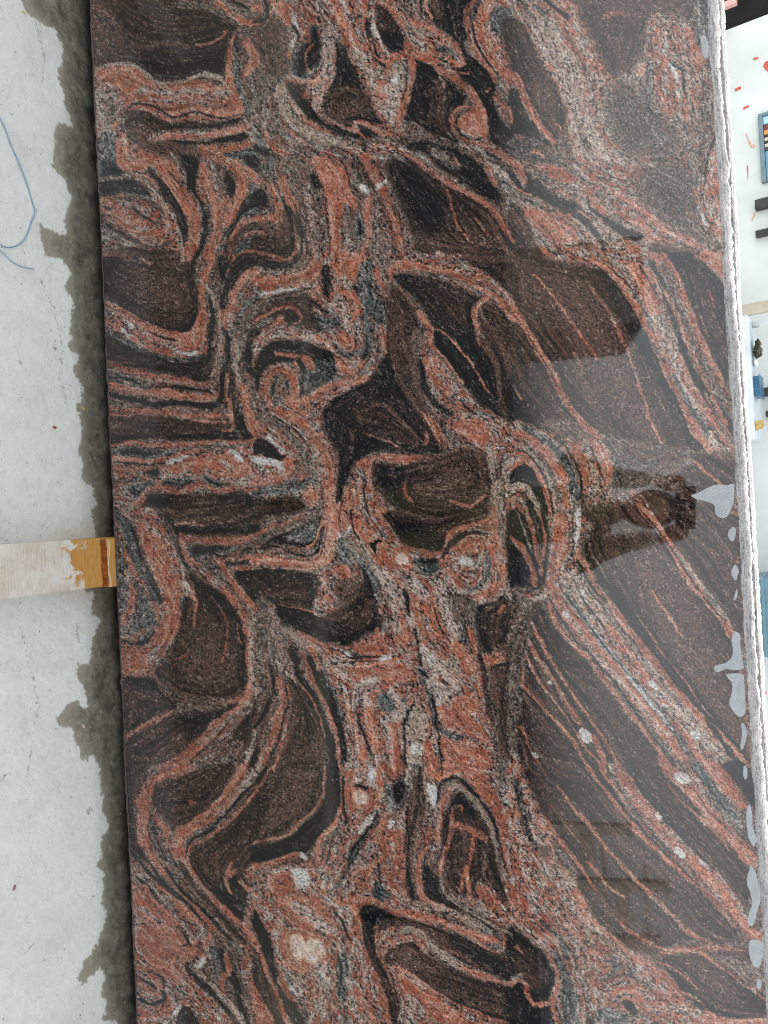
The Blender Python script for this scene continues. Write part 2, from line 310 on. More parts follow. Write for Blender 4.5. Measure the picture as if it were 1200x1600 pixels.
STONE='''
@0,0
S p 20: 560,300 700,360 900,380 1040,400 1120,440 1140,520 1100,560 900,560 760,560 640,640 700,700 780,740 880,800 960,900 930,1200 640,1200 470,900 450,600 440,330
D p 20: 405,-20 900,-20 1000,30 1090,90 1110,130 1080,190 1060,260 1045,345 960,340 880,370 760,375 700,350 640,310 560,300 450,300 430,250
B p 40: 415,60 520,120 560,200 520,270 430,280
K p 80: 640,300 760,250 900,260 1040,230 1045,345 960,335 880,365 760,372 700,345
P p 8: 460,335 560,310 640,320 700,365 750,400 830,392 930,372 1035,400 1060,300 1080,200 1110,150 1100,240 1090,340 1120,440 1140,500 1100,540 1000,552 900,515 830,545 780,535 720,488 640,468 590,480 520,440 460,440
L p 25: 450,400 560,420 545,500 530,640 460,650
L 30 20: 640,430 720,420 800,440 900,430 1000,450 1080,440
L 16 14: 700,460 820,480 940,480 1060,500
C 20 6: 460,318 560,300 650,320 730,382 800,388 880,372 950,345 1035,370 1040,398
D p 8: 600,520 680,515 760,560 820,580 880,560 960,580 1060,570 1140,550 1140,578 1080,600 960,600 850,605 770,612 700,640 640,665 590,650 582,590
B p 30: 600,600 680,590 740,600 700,660 640,680 600,650
P 14 5: 625,508 690,512 745,540 800,568 900,545 1000,556
K 9 3: 570,640 575,560 600,500 640,485 720,495 780,540 830,552 900,525 980,540 1060,555 1130,535
K 22 5: 760,580 850,595 960,592 1060,580 1140,560
L p 20: 700,640 760,615 850,620 960,615 1060,600 1150,570 1190,560 1200,640 1100,640 900,650 800,650 760,690 700,690
P 32 10: 740,650 800,635 900,640 1000,630 1090,610 1160,590
K p 6: 795,650 850,658 920,662 1000,650 1080,635 1150,620 1160,650 1080,665 1000,672 920,680 850,675 800,668
P 36 8: 940,690 1040,702 1120,692 1190,655
B p 30: 640,680 760,650 860,690 940,730 880,740 780,720 700,720
G p 12: 460,645 540,640 548,700 555,780 600,820 540,832 465,835
K p 40: 500,760 560,790 600,822 540,832 490,820
L 14 6: 465,845 560,830 640,812 700,795
K p 16: 470,850 560,850 620,842 680,880 700,922 640,918 560,905 480,922
P 60 8: 575,640 570,700 580,770 630,780 700,755 750,750
P 42 8: 470,930 530,945 580,1000 640,1032 720,1022 755,985
P 30 8: 540,980 590,1000 640,1010
M 20 8: 560,905 640,925 720,950 760,1000 740,1060
P 22 8: 475,975 540,1015 600,1070 700,1102 780,1080 820,1050
B 20 10: 480,1060 560,1090 650,1140 740,1160 820,1120
K 14 6: 620,970 650,1000 720,1040
K 16 8: 490,965 520,975
L 26 12: 680,820 740,900 790,980 840,1060 860,1150 855,1220
K 38 6: 700,790 740,830 780,900 830,980 858,1060 872,1150
P 68 8: 745,755 790,800 830,880 880,960 912,1040 905,1120 885,1210
K 5 3: 790,800 850,880 880,940
K 8 4: 770,850 810,920 850,990 870,1060
L 14 6: 800,720 850,790 880,880 930,950 945,1050 930,1140
K p 8: 850,730 930,755 920,840 925,900 965,975 980,1050 960,1140 925,1210 890,1210 925,1100 940,1030 915,950 880,890 865,800
P 52 8: 955,780 970,870 1005,950 1030,1020 1015,1100 965,1210
L 20 14: 990,760 1000,850 1040,960 1050,1010
K p 8: 1060,800 1085,830 1105,880 1085,940 1055,1010 1045,1050 1050,960 1058,900 1050,850
P 44 8: 1110,760 1135,840 1130,900 1105,970 1065,1050
P 54 10: 960,705 1060,760 1130,800 1210,850
G p 10: 1040,715 1200,700 1200,790 1130,770
K p 14: 1140,730 1210,740 1210,790 1160,775
G p 14: 1210,870 1150,940 1090,1040 1050,1200 1210,1210
K 28 8: 1210,905 1140,980 1090,1070 1060,1210
P 18 6: 1210,1085 1140,1110 1090,1160 1070,1210
P 14 6: 1210,1010 1160,1040 1110,1090
K 12 5: 1200,1040 1150,1070 1105,1130
P 40 14: 1030,1000 1060,940 1080,1000 1050,1060
G 26 10: 1110,200 1100,330 1130,440 1170,520
P 40 14: 1160,200 1190,280 1140,350
G p 14: 1170,330 1210,330 1210,480 1170,420
P 30 8: 1005,-10 1080,60 1140,100 1210,112
K p 8: 1060,-10 1140,20 1172,50 1110,24
M 30 16: 820,20 940,30 1040,70 1090,110
P 12 9: 920,212 980,200 1040,175 1070,140
@400,0
S p 30: 60,-20 620,-20 700,250 700,560 640,640 440,640 200,620 100,400
M p 30: -20,100 150,110 170,330 60,420 -20,400
K 20 6: -10,105 40,90 50,40 30,-10
P 36 8: -10,40 10,40
B p 30: 0,140 120,100 150,320 60,340 0,240
P 34 8: 110,-10 130,70 150,110
P 26 8: 185,-10 190,50 215,90 260,100
P 22 8: 240,140 250,190 230,200
W 22 14: 170,60 190,140 160,240
K 14 6: 175,120 200,180
G p 10: 165,240 220,200 270,110 300,160 305,280 265,360 200,372 160,330
K p 25: 250,170 285,130 300,200 290,290 250,320 200,350 180,290
P 12 5: 262,210 240,240 230,300 250,330
P 14 6: 160,280 150,250 160,230
L 46 16: 290,30 330,120 345,230 340,330 300,420 290,510
P 14 6: 170,372 240,382 310,372
P 25 8: 235,440 248,455
P 14 8: 170,400 200,440 240,460
K p 12: 310,60 350,110 370,180 420,230 470,330 510,430 550,520 590,585 480,560 450,600 330,540 330,450 370,350 370,250 350,160
B p 50: 330,480 430,430 520,450 540,540 460,560 400,590 330,540
D p 30: 330,470 400,400 470,400 500,450 440,470 380,540
P 56 10: 370,-10 395,80 440,190 480,270
P 40 10: 365,0 390,100 430,150
L 52 20: 460,240 520,340 570,440 630,550
W 22 10: 400,-10 430,60
P 26 8: 492,-10 512,80 500,140
K 26 6: 520,90 530,170 560,250 600,310
D p 10: 560,20 620,40 660,100 692,160 690,240 640,250 590,190 560,110
K p 20: 600,150 670,170 690,240 640,250 600,200
W 12 5: 548,110 590,210 635,270
P 13 5: 530,180 560,260 610,290
P 18 6: 600,-10 650,80 710,140
L p 12: 540,360 640,290 700,300 695,400 670,500 640,580 590,540 540,440
P 38 8: 600,340 640,275 700,258 728,310 720,390 692,480 672,560
P 26 12: 560,390 600,400 560,430 610,470
K 8 4: 702,330 702,420 680,480
W 24 14: 650,380 660,360
S p 8: 620,10 700,70 780,120 860,150 920,200 970,260 975,312 910,312 850,295 820,312 760,290 710,240 690,170 650,90
P 18 6: 640,80 710,100 790,115 870,160 940,220 972,280 950,315 880,285
P 40 14: 710,210 760,260 830,290
G 26 8: 850,225 900,240 940,275
K 6 3: 860,280 900,300 930,310
K p 8: 820,-10 1010,-10 990,100 1000,170 960,200 900,150 830,105
P 14 5: 790,-10 798,50 822,80 805,108
M 10 6: 900,-10 920,100 950,180
K p 9: 720,270 840,315 880,350 950,420 980,470 930,510 910,560 940,640 980,672 860,650 780,600 740,570 690,560 690,480 720,400 735,320
D p 40: 780,400 860,390 900,440 900,560 920,640 840,620 780,560 790,480
K p 9: 940,320 1000,280 1040,300 1100,370 1110,420 1120,500 1180,600 1210,620 1210,740 1130,680 1090,640 1085,560 1040,470 980,400
K p 8: 960,200 1000,170 1020,220 1060,290 1130,390 1100,440 1060,420 990,330 975,300
B 8 4: 800,440 830,420 850,470 820,520 850,570
B 7 4: 830,500 800,560 840,590
P 34 7: 840,312 900,342 960,382 1010,430 1045,490 1070,560
P p 8: 950,560 985,530 1050,510 1085,600 1070,640 1010,640 960,600
P 15 5: 985,492 940,505 922,540 925,600 960,650 1020,665 1100,700 1170,750 1210,785
K 8 4: 960,520 940,560 955,620 1000,650
P 14 6: 860,350 885,390 880,410
P 24 7: 1025,-10 992,40 990,100 1010,200 1040,270 1095,330 1120,380
C 20 8: 985,190 1000,240 1020,260
S p 10: 1090,-10 1210,-10 1210,420 1130,330 1080,220 1050,100
P 46 8: 1110,0 1058,60 1050,140 1080,220 1120,290 1200,380
G p 14: 1090,60 1160,30 1210,60 1210,160 1120,160
D p 16: 1150,110 1210,90 1210,290 1170,240
K 9 4: 1040,20 1020,90 1030,200 1070,270 1130,350
P 20 6: 1110,450 1150,490 1190,520 1195,575
P 14 6: 1085,425 1100,415
P 12 5: 960,345 1000,340
C 56 16: 115,410 120,470 150,540 210,600 300,650 420,682
K 36 9: 160,400 200,460 260,530 330,590 420,630 540,668
D p 14: 150,390 230,410 260,470 230,500 180,450
C 9 4: 280,520 360,570 420,612
B p 18: 190,440 260,500 330,560 300,570 230,520
P 17 5: 640,652 560,612 520,577 482,570 460,598 500,640 560,662
K p 6: 480,590 520,590 570,630 620,655 560,655 500,635
M 30 14: 420,655 640,660 760,640 900,672 1000,720
K p 14: 700,680 850,650 960,690 1020,740 1080,800 1130,880 1160,950 1060,920 960,850 860,790 800,730
M p 20: 800,690 860,690 920,740 960,800 880,770 830,740
V 30 14: 960,670 1060,720 1130,800 1210,850
G p 18: 1060,700 1150,760 1210,840 1210,900 1150,860 1090,790
P 30 8: 1085,780 1100,830 1120,860
P 12 8: 930,740 945,780
P 26 9: 690,712 760,760 840,820 930,870 1040,930 1110,990 1160,1060 1210,1130
S 60 14: 440,690 520,720 620,700 700,720
D p 14: 640,740 740,760 830,830 960,900 1050,950 1120,1010 1190,1110 1210,1210 800,1210 740,1110 690,990 640,880 600,790
K p 60: 650,760 760,790 860,900 900,1000 860,1080 780,1080 700,960
P 11 5: 870,860 910,930 930,1010 960,1080 1040,1155
P 9 5: 1030,1030 1070,1080 1100,1110
P 40 14: 500,720 560,830 610,920 640,1010 665,1100 690,1210
W 22 12: 500,870 550,890 600,850
M 30 14: 450,760 500,830 560,900
P p 8: 255,740 330,740 400,800 430,870 480,950 465,985 420,950 400,1050 390,1210 350,1210 345,1050 320,900 280,800
P 25 6: 310,718 370,738 410,800 432,860
K 7 3: 315,715 400,760 440,840 490,930
K 6 3: 330,930 325,1000 345,1080 350,1200
P 42 8: 120,830 150,920 190,990
K p 12: 130,960 170,970 200,1020 230,1090 210,1110 180,1050 140,1000
K p 10: 250,820 290,830 300,880 270,890
G p 10: 470,1020 510,1030 500,1120 460,1110
K 16 8: 480,1040 490,1090
P 22 7: -10,1030 60,1020 112,1000 70,880 60,870
K p 8: -10,900 40,890 60,950 30,970 -10,960
P 18 6: -10,1090 90,1080 132,1030 120,980
D p 8: -10,1105 110,1095 180,990 192,1100 175,1210 -10,1210
K 24 8: 150,1010 180,1080 180,1200
L 26 14: 230,900 260,1010 250,1100 280,1200
W 14 8: 490,880 520,900
G 50 18: 10,650 60,740 50,800
K 22 10: 0,690 50,720
P 25 10: 40,620 90,700 140,722
P 14 8: 120,580 180,640 240,680
P 30 10: 540,930 520,1010 530,1100 500,1200
@800,0
S p 30: -20,-20 300,-20 420,200 560,560 700,800 900,1120 600,1210 400,1210 100,900 300,800 -20,-20
B p 30: 300,-20 860,-20 860,60 640,80 620,200 560,300 480,380 430,300 370,180 320,60
D p 40: 320,40 480,60 600,120 580,240 480,340 400,220
P 20 12: 420,90 480,60 540,70
L p 50: 20,20 130,60 260,180 330,380 400,560 460,740 380,760 280,640 240,430 150,260
K 18 8: 150,-10 200,40 260,90
G 16 8: 100,20 150,80 160,140
D p 12: -10,90 60,130 110,230 160,330 220,430 250,520 240,600 200,650 160,640 100,540 60,460 40,370 -10,320
B p 30: 80,400 160,380 200,480 140,520 100,480
P 14 8: 190,580 220,590 230,620
P 32 7: -10,340 30,370 60,460 100,540 150,610 190,665
C 12 8: 50,480 90,560
K p 8: -10,420 40,440 80,540 150,640 185,690 100,655 -10,600
Q p 40: -10,660 100,640 180,710 250,770 170,800 60,760 -10,730
P 34 8: -10,745 30,790 55,850
P p 12: 120,770 200,775 290,830 300,860 220,850 150,810
P 14 8: 80,720 110,710 150,740
K p 16: 50,800 150,880 230,930 310,960 250,1000 130,930 70,890
K 24 8: -10,800 40,880 90,920
P 9 5: -10,860 60,900 100,920
C p 20: 310,890 420,950 450,1000 400,1010 340,950
P 30 12: 350,910 410,970 440,1000
P 30 12: 600,340 615,310
P 18 8: 460,670 500,695
Q p 110: 440,460 520,400 620,470 700,580 760,640 740,700 660,720 560,730 480,660
Q p 130: 600,820 700,780 820,820 860,900 850,1020 880,1140 800,1120 700,1040 610,940
S p 40: 650,100 760,90 860,160 900,300 890,480 860,560 740,560 680,480 650,360
P 30 16: 690,320 690,420 740,500
P 20 12: 820,120 860,220 900,300
W 24 14: 750,300 780,380
G 22 9: 640,270 640,370 652,490
K 12 8: 600,150 620,100 650,60
K 14 7: 745,290 800,340 812,420 860,560
C 14 6: 820,380 830,470 840,540
G p 12: 865,-10 925,-10 935,250 890,240 860,150
W p 10: 895,170 918,190 925,260 900,270 890,220
K 12 6: 950,640 920,720 905,800 905,860
S p 20: 880,840 950,700 990,900 1000,1130 950,1100 880,1010
P 20 10: 950,720 960,860 975,1020 980,1120
W 14 8: 890,1000 910,1060
P 26 12: 490,910 620,990 700,1060 800,1110 900,1170
P 30 14: 540,1030 620,1080 640,1110
K p 12: 380,980 460,1020 540,1070 620,1105 570,1130 480,1080
K 24 9: 280,990 350,1040 400,1100 430,1150
K 12 6: 350,920 370,980 420,1020
S p 12: 30,940 100,965 200,1000 290,1020 340,1110 410,1210 150,1210 110,1100 60,1000
P p 25: 50,960 160,1000 280,1050 310,1130 220,1140 130,1090
K 8 4: 120,1040 180,1100 220,1180
D p 10: -10,960 50,1000 100,1110 140,1210 -10,1210
D p 30: 660,1150 780,1160 860,1210 660,1210
@0,400
D p 10: 460,-20 880,-20 905,100 930,180 925,290 880,362 800,358 700,322 620,282 540,222 460,170
B p 80: 600,60 760,80 860,180 840,260 720,220 620,160
B 7 5: 560,10 680,60 780,100 860,90
B 7 5: 520,80 640,170 760,230 860,230
B 7 5: 600,180 720,260 830,290 890,250
P 12 8: 660,10 700,35
K 18 7: 540,215 640,280 760,335 850,350 900,322 925,250
S p 12: 480,210 560,265 640,310 720,340 820,375 900,370 940,320 965,300 965,400 940,455 860,465 780,445 680,435 620,405 560,352 480,300
P p 9: 640,312 760,350 860,375 920,345 950,240 968,330 940,430 870,430 780,400 700,370
P 34 7: 480,215 560,262 640,308 720,340 820,372 900,370 935,322 950,240 940,180 960,100 990,30 990,-10
P 22 7: 480,280 560,345 620,395 700,430 800,460 900,475 960,450 970,400
W 26 12: 575,350 600,375
W 18 8: 600,320 615,328
V 34 14: 640,440 665,415
W 18 10: 820,445 900,458 920,450
K 8 4: 690,350 760,380 830,400
G 24 8: 480,340 560,385 640,440 720,470 860,490 960,470
D p 9: 480,370 600,440 700,480 850,510 960,490 990,430 1000,540 960,590 800,548 620,520 480,490
K 22 8: 500,375 600,438 720,478 860,510 950,492 985,440
K p 25: 660,500 800,520 960,530 950,585 800,550 680,530
P 32 6: 490,500 600,530 700,562 800,575 900,590 990,602
L 10 5: 490,525 600,555 700,582 800,592 980,615
K 13 4: 500,560 620,580 660,610 740,620 860,618 950,630 1010,650
G 10 5: 510,585 620,598 720,625
P 36 6: 500,600 600,625 660,640 760,640 860,655 960,662 1020,652
L 10 5: 700,665 860,678 990,680 1020,672
K 30 6: 490,640 600,668 720,692 850,692 960,705 1020,695 1040,640 1050,560
P 22 5: 510,712 600,724 700,722 800,735 920,750 1000,745 1075,742
D p 8: 500,738 700,742 900,766 1060,762 1110,800 1050,832 900,852 700,852 500,880
K p 16: 780,845 900,835 1040,820 1120,780 1200,852 1100,865 880,862
P 10 5: 900,770 1020,778 1080,780
P 12 5: 1040,820 1080,815 1095,790
P 24 5: 500,888 620,872 720,885 860,885 980,872 1080,870 1150,868 1210,850
G 14 6: 720,902 860,905 1000,890 1100,888
G p 6: 520,908 620,895 720,910 840,915 770,945 650,945 530,930
K p 16: 560,910 640,905 740,925 700,940 600,935
S p 12: 500,985 640,985 760,985 900,925 1040,915 1210,890 1210,1085 1100,1070 1040,1095 980,1065 900,1065 800,1080 700,1100 660,1210 500,1210
P 22 5: 510,945 620,955 700,965 800,945 900,912 960,905
K 7 3: 530,968 640,974 700,982 770,970
W p 20: 780,955 880,930 860,960 800,985
P p 25: 760,1000 900,950 1050,930 1180,960 1180,1040 1080,1040 960,1010 850,1020
W 26 12: 1090,915 1120,950
L 30 14: 1040,960 1080,1000
L 40 16: 1110,1060 1180,1040
K p 10: 700,1005 740,1000 740,1030 705,1030
G p 10: 600,1080 680,1060 720,1040 700,1090 650,1130 610,1120
K 14 6: 620,1080 640,1120
G p 10: 770,1050 860,1035 920,1060 860,1080 780,1075
G p 10: 950,1025 1010,1050 1060,1085 1000,1085 960,1060
K 8 4: 960,1035 1010,1070 1050,1088
D p 9: 680,1210 690,1140 722,1105 850,1122 920,1125 1040,1112 1210,1110 1210,1210
K p 30: 1000,1120 1210,1120 1210,1180 1060,1160
K p 20: 690,1160 730,1120 820,1130 760,1180
P 22 6: 655,1210 665,1140 702,1095 760,1080 840,1105 900,1085 960,1070 1010,1100 1100,1095 1210,1090
P 32 10: 870,1095 905,1085 930,1078
B 8 5: 860,1200 1000,1180 1150,1160
B 16 8: 1050,30 1130,-10
M p 14: 960,60 1040,120 1070,300 1120,380 1150,560 1140,840 1080,780 1060,560 1010,400 960,200
K 28 6: 985,190 1000,280 985,400 978,480
L 26 8: 960,130 1022,250 1035,400 1022,520 990,610
P 24 8: 950,80 980,40 1000,-10
K 28 7: 1050,330 1072,450 1058,520 1072,600 1055,700
P 16 5: 1070,540 1060,640 1090,780 1082,820
L 32 12: 1100,380 1100,500 1120,620
D 16 6: 1095,560 1100,700 1110,800
K p 8: 1095,700 1130,740 1200,850 1120,830 1090,790
P 54 8: 1210,60 1130,110 1090,180 1062,280 1068,330
S 30 10: 1210,130 1140,190 1100,280 1090,340
K 36 8: 1210,20 1120,70 1060,170 1040,230
K p 12: 1020,10 1100,-10 1210,-10 1100,70 1050,130
G 24 8: 1210,190 1150,235 1120,300
K 36 8: 1210,350 1165,410 1160,500 1195,560
G p 12: 1060,340 1100,350 1120,420 1080,420
P 56 12: 1135,620 1160,740 1200,830
@400,400
D p 8: -10,-10 190,-10 172,45 100,58 -10,40
K 18 6: -10,30 100,52 168,40 190,-10
P 12 5: -10,5 80,20 150,10
S p 12: -10,90 200,80 290,-10 500,-10 500,60 470,130 500,300 470,460 380,520 350,300 250,150 100,180 -10,200
P p 20: -10,100 120,90 220,70 300,30 310,110 180,130 60,160 -10,150
W 14 6: 20,180 90,168 180,150
K 9 4: -10,205 60,198 200,165 280,150
P p 25: 380,-10 500,-10 500,60 460,120 400,70
D p 10: 30,230 200,180 300,200 360,280 400,330 280,340 100,300 10,270
G p 30: 300,270 380,280 400,330 300,340
P 16 5: -10,310 50,270 120,240 180,248 212,290 190,315
P 30 7: 90,315 115,295
K 12 5: 140,265 180,300 150,325
P 14 8: 280,250 350,290
P 18 8: 250,170 320,230
K p 12: 310,60 345,50 345,180 315,180
S p 25: -10,380 100,345 250,360 400,370 470,420 480,540 380,560 340,480 250,410 90,395 20,430 -10,480
P p 30: 380,360 450,370 440,420 390,410
K p 9: -5,560 20,450 80,400 200,400 330,440 370,480 370,560 300,600 220,645 192,650 210,560 180,500 100,510 40,530 10,640
G p 20: 280,500 370,500 370,570 300,600 220,640 210,570
G 9 4: 90,440 180,445 240,450
P 18 5: 95,455 180,465 240,480
P 46 7: 240,490 260,512
P 46 6: 70,710 45,640 50,570 100,530 150,545 180,590 172,650 150,700
L 7 4: 30,650 35,560 90,515 150,525 175,560
G 20 5: 92,670 80,620 95,575
K 8 4: 85,640 80,600 95,570
P 20 5: 185,490 182,560 192,610 190,650
S p 10: 50,690 180,680 260,655 340,605 430,585 510,560 545,540 540,590 460,640 340,680 320,740 310,800 350,900 380,1000 370,1210 330,1210 290,1050 240,920 150,800 60,730
P 40 9: 190,700 260,665 340,615 430,592 510,575
P 40 12: 60,715 150,750 230,810 300,890 345,980 355,1060 340,1210
P 20 12: 160,690 230,740 260,740
K 13 4: 80,750 150,790 210,840 250,900
M 26 10: 60,770 140,820 210,890 250,980
G 10 5: 250,900 280,980 270,1060
S p 12: -10,780 60,800 140,850 200,940 160,1060 60,1080 -10,1060
K p 6: -10,865 40,860 80,880 110,930 140,940 110,960 60,950 20,925 -10,930
W 28 10: -10,950 40,960 90,970 120,990 110,1010
W 20 8: 60,850 100,890 130,920
P 36 8: -10,1055 80,1052 150,1010 155,960
G p 12: -10,1080 80,1080 180,1050 240,1060 180,1120 60,1120 -10,1130
K 12 5: 190,1080 250,1050
D p 10: -10,1150 100,1132 200,1140 210,1210 -10,1210
P p 20: 220,1100 280,1090 300,1150 240,1170
P 14 8: 200,1060 235,1030
G p 10: 480,60 520,25 550,40 555,180 600,210 612,300 590,330 530,270 480,200
K 16 8: 460,140 490,160
P 26 10: 560,60 575,110 605,150
P 24 6: 585,330 600,400 605,450
P 30 12: 440,170 480,220 470,290
V 26 16: 400,220 430,330
P 26 8: 385,510 430,540 480,520 500,500
G 20 8: 370,410 420,470 500,450
K 22 9: 515,280 530,400 500,480
G 18 8: 540,200 520,300 540,450
S 14 8: 560,330 555,480 540,560
D p 14: 630,150 700,190 760,290 740,350 720,400 740,560 790,690 850,780 930,740 880,800 860,890 780,800 700,720 640,600 600,470 610,350
K p 10: 650,90 700,80 800,90 900,130 1000,180 1060,210 1020,240 1020,330 1040,400 1100,480 1130,560 1140,700 1200,785 1120,740 1050,690 980,620 940,560 890,500 830,430 800,430 820,350 790,270 730,190 660,120
D p 60: 760,110 900,160 1000,230 1000,330 900,300 820,200
D p 30: 1030,260 1110,210 1200,300 1210,600 1210,800 1140,700 1120,540 1050,400
B 6 5: 1060,240 1120,300 1180,400
K p 14: 330,700 420,640 540,570 600,480 640,520 680,620 740,740 800,820 870,900 860,920 760,930 650,912 540,922 460,980 420,1060 400,1160 380,1160 385,960 350,860 310,760
D p 50: 470,700 640,680 760,800 820,890 700,880 600,830 480,800
P 9 7: 500,830 600,860 680,900
P 16 8: 800,870 800,830
B p 12: 430,810 460,830 445,870
B 34 20: 620,200 640,330 652,450 665,540 680,600
B 12 7: 600,210 625,330 640,450 670,570 710,660
B 26 12: 700,660 780,720 840,810 890,880
P 18 9: 800,740 840,800 880,860
P 10 6: 780,730 840,830 860,900
B 30 16: 710,180 760,240 800,310
P 26 12: 760,260 795,300 820,350 815,420
B 14 6: 820,350 760,340 720,350 715,400 740,500 760,590 790,680
B 7 4: 780,350 752,400 755,520 780,620 800,690
P 9 4: 820,345 880,352 950,430 1030,540 1070,610 1110,660
P 9 4: 770,460 790,430 825,425 890,490 950,570 968,600
S p 6: 775,480 830,460 880,510 940,590 1000,660 1080,720 1150,760 1210,790 1210,900 1140,930 1080,920 1000,870 930,830 890,780 935,740 870,690 830,620 790,540
P 40 14: 800,500 850,590 900,640
P p 20: 930,800 990,760 1090,790 1100,880 1040,880
K 28 8: 770,500 790,600 840,690 910,742
K 8 5: 960,680 1010,730 1040,740
G 20 10: 1040,730 1110,760
S 60 12: 690,20 800,10 950,40 1050,90 1130,160 1210,250
P 28 6: 630,120 640,65 700,52 800,55 900,75 980,110 1080,170 1110,190
P 30 6: 640,60 660,30 720,30
P 26 6: 1100,190 1030,235 1020,300 1035,360
P 28 8: 1130,180 1170,250 1210,300
P 8 5: 1030,350 1050,400 1080,440
D p 10: 870,-10 1210,-10 1210,190 1100,90 1000,40
S p 8: 480,985 440,1070 390,1150 380,1210 620,1210 600,1140 550,1100 550,1000
P p 6: 470,975 500,950 560,930 625,925 700,930 790,938 740,960 700,975 620,965 560,955 500,1000
P 24 5: 545,950 530,1050 545,1110
P 22 8: 420,1080 430,1140 400,1210
P 20 8: 490,1070 480,1150
P 26 8: 540,1170 600,1190
K 8 4: 510,1010 515,1100 520,1200
D p 9: 560,965 660,985 800,955 900,925 1000,900 1080,950 1110,1050 1090,1150 1010,1210 620,1210 610,1130 550,1080 545,1010
K p 30: 570,980 700,1000 680,1100 720,1200 640,1200 610,1110 560,1070
B p 40: 860,980 960,960 1020,1020 940,1080 860,1050
B p 30: 740,960 900,930 860,960 780,985
B 8 5: 720,1160 700,1120 690,1070 720,1050 830,1030 860,1000
P 10 5: 730,1150 700,1110 705,1060
P 14 6: 900,1150 1010,1170 1080,1120
C 40 10: 1100,900 1110,1000 1130,1210
L 30 12: 1110,1000 1120,1100 1160,1210
G 10 5: 1150,1060 1210,1000
K 10 5: 1130,980 1210,930
@800,400
D p 20: -10,50 250,40 380,60 450,150 520,250 590,370 660,500 720,630 800,750 900,900 850,920 700,880 550,870 430,860 350,800 270,760 200,770 100,790 -10,800
B p 90: 60,100 250,80 420,260 520,420 620,640 700,850 560,840 400,640 200,300
K p 30: -10,560 60,640 140,740 60,790 -10,790
P 34 7: -10,215 60,325 110,420 170,520 230,640 290,740 350,800 420,850
K 6 3: 50,330 110,430 170,530 210,610
P 10 4: 100,85 180,170 260,290 330,380 400,490
B 10 6: 400,490 450,580 470,680 550,850
B 8 5: 180,120 260,210 340,310 420,430
P 9 7: 290,460 340,540
P 15 7: 350,120 430,230 490,330 540,440 580,540 610,650 650,770 700,880
W 8 6: 580,540 592,590
B 9 6: 300,80 400,200 480,300
B 8 6: 540,380 570,440
B 8 6: 640,520 700,640 760,800 780,870
B 7 6: 560,500 620,620 680,760 730,870
B 8 6: 420,520 450,640 500,770 540,840
P 8 7: 10,600 40,670
B 7 6: -10,560 60,680 110,750
K p 10: 370,55 440,80 520,170 600,300 650,400 720,540 780,660 850,800 900,905 850,905 780,800 700,660 620,500 560,370 480,220 420,120
P 30 6: 370,20 460,70 540,170 600,280 650,380 700,490 750,600 800,700 860,830 930,920
S p 10: 440,-10 720,-10 700,60 720,200 750,310 800,440 860,570 930,700 1040,900 960,930 900,900 830,740 760,600 700,470 640,350 560,210 500,100
P p 30: 540,40 640,60 680,180 700,280 640,260 600,160
L p 25: 640,280 740,320 780,430 750,480 690,400
K 8 4: 470,60 560,150 620,260
G 14 6: 560,160 620,250 650,340
K 8 5: 600,50 640,120 680,180
P 30 12: 780,470 820,560 880,680 960,800
P 24 10: 700,500 760,600 830,730 900,860
V 36 14: 770,580 830,680 890,780 940,880
G 26 10: 760,560 810,660 870,760 910,840
G 18 8: 660,420 690,460
K 28 7: 650,30 710,140 755,280 795,420 850,560 920,670 990,780
M 24 8: 690,50 740,180 790,330 850,480 930,620
P 15 7: 700,140 760,250 820,400 870,520 950,680 1010,790
P 28 6: 700,-10 770,90 810,200 860,340 910,450 970,560 1025,645
L 8 5: 790,130 800,160
B 9 6: 730,120 790,260 850,400 920,560
K p 10: 740,-10 860,-10 960,100 1010,200 1020,590 960,500 880,340 820,190 780,90
D p 60: 820,40 930,140 980,330 990,500 900,320 840,160
P 8 6: 920,160 950,235
P 8 5: 880,280 910,360
P p 12: 855,-10 1010,-10 1010,120 930,50
K p 10: 870,580 930,640 1030,770 1035,850 960,750
P 10 6: 900,640 960,740 1030,850
M p 25: 420,850 560,872 720,892 890,915 830,970 720,1040 620,1090 540,1110 500,1050 440,930
B p 40: 540,890 700,910 820,930 700,1010 600,1050
Q p 40: 430,870 500,920 600,970 700,960 600,1050 480,1100 460,960
D p 16: 850,940 1045,930 1045,1080 960,1080 880,1020
B 9 5: 880,930 950,1000 1010,1050
P 14 5: 850,960 920,1020 990,1080
D p 12: 600,1110 740,1050 840,980 960,1080 850,1120 950,1210 650,1210
M 20 8: 740,1060 800,1130 840,1210
P 28 8: 560,1110 620,1210
L 8 5: 600,1120 660,1210
S p 12: -10,790 100,810 220,850 320,860 400,860 460,920 470,1010 440,1090 360,1120 300,1130 290,1210 -10,1210
P 34 7: -10,825 80,850 160,920 220,1020 250,1120 240,1210
M 20 6: -10,860 60,880 140,960 190,1050 210,1130 210,1210
G 36 9: 60,810 150,860 230,930 280,1030 290,1210
K 13 4: 200,850 260,900 305,980 325,1080 310,1140
P 42 7: 290,880 320,950 350,1030 350,1080
C 26 7: 345,860 370,970 400,1040 380,1100
P 44 7: 395,880 430,940 455,1000 440,1060
K 9 4: 370,890 400,960 430,1040
C 12 4: -10,905 50,900 110,940 160,1010 195,1100 215,1210
K 10 4: -10,925 50,918 100,955 150,1030 180,1110 195,1210
P 16 4: -10,940 40,930 90,960 140,1050 170,1120 180,1210
P 12 4: -10,1010 30,980 60,960
K p 5: 10,1000 60,970 100,1000 150,1080 175,1210 120,1210 90,1120 40,1070 -10,1070
P 7 3: 40,955 90,990 140,1070 165,1160
K 9 4: -10,1065 50,1055 100,1100 130,1210
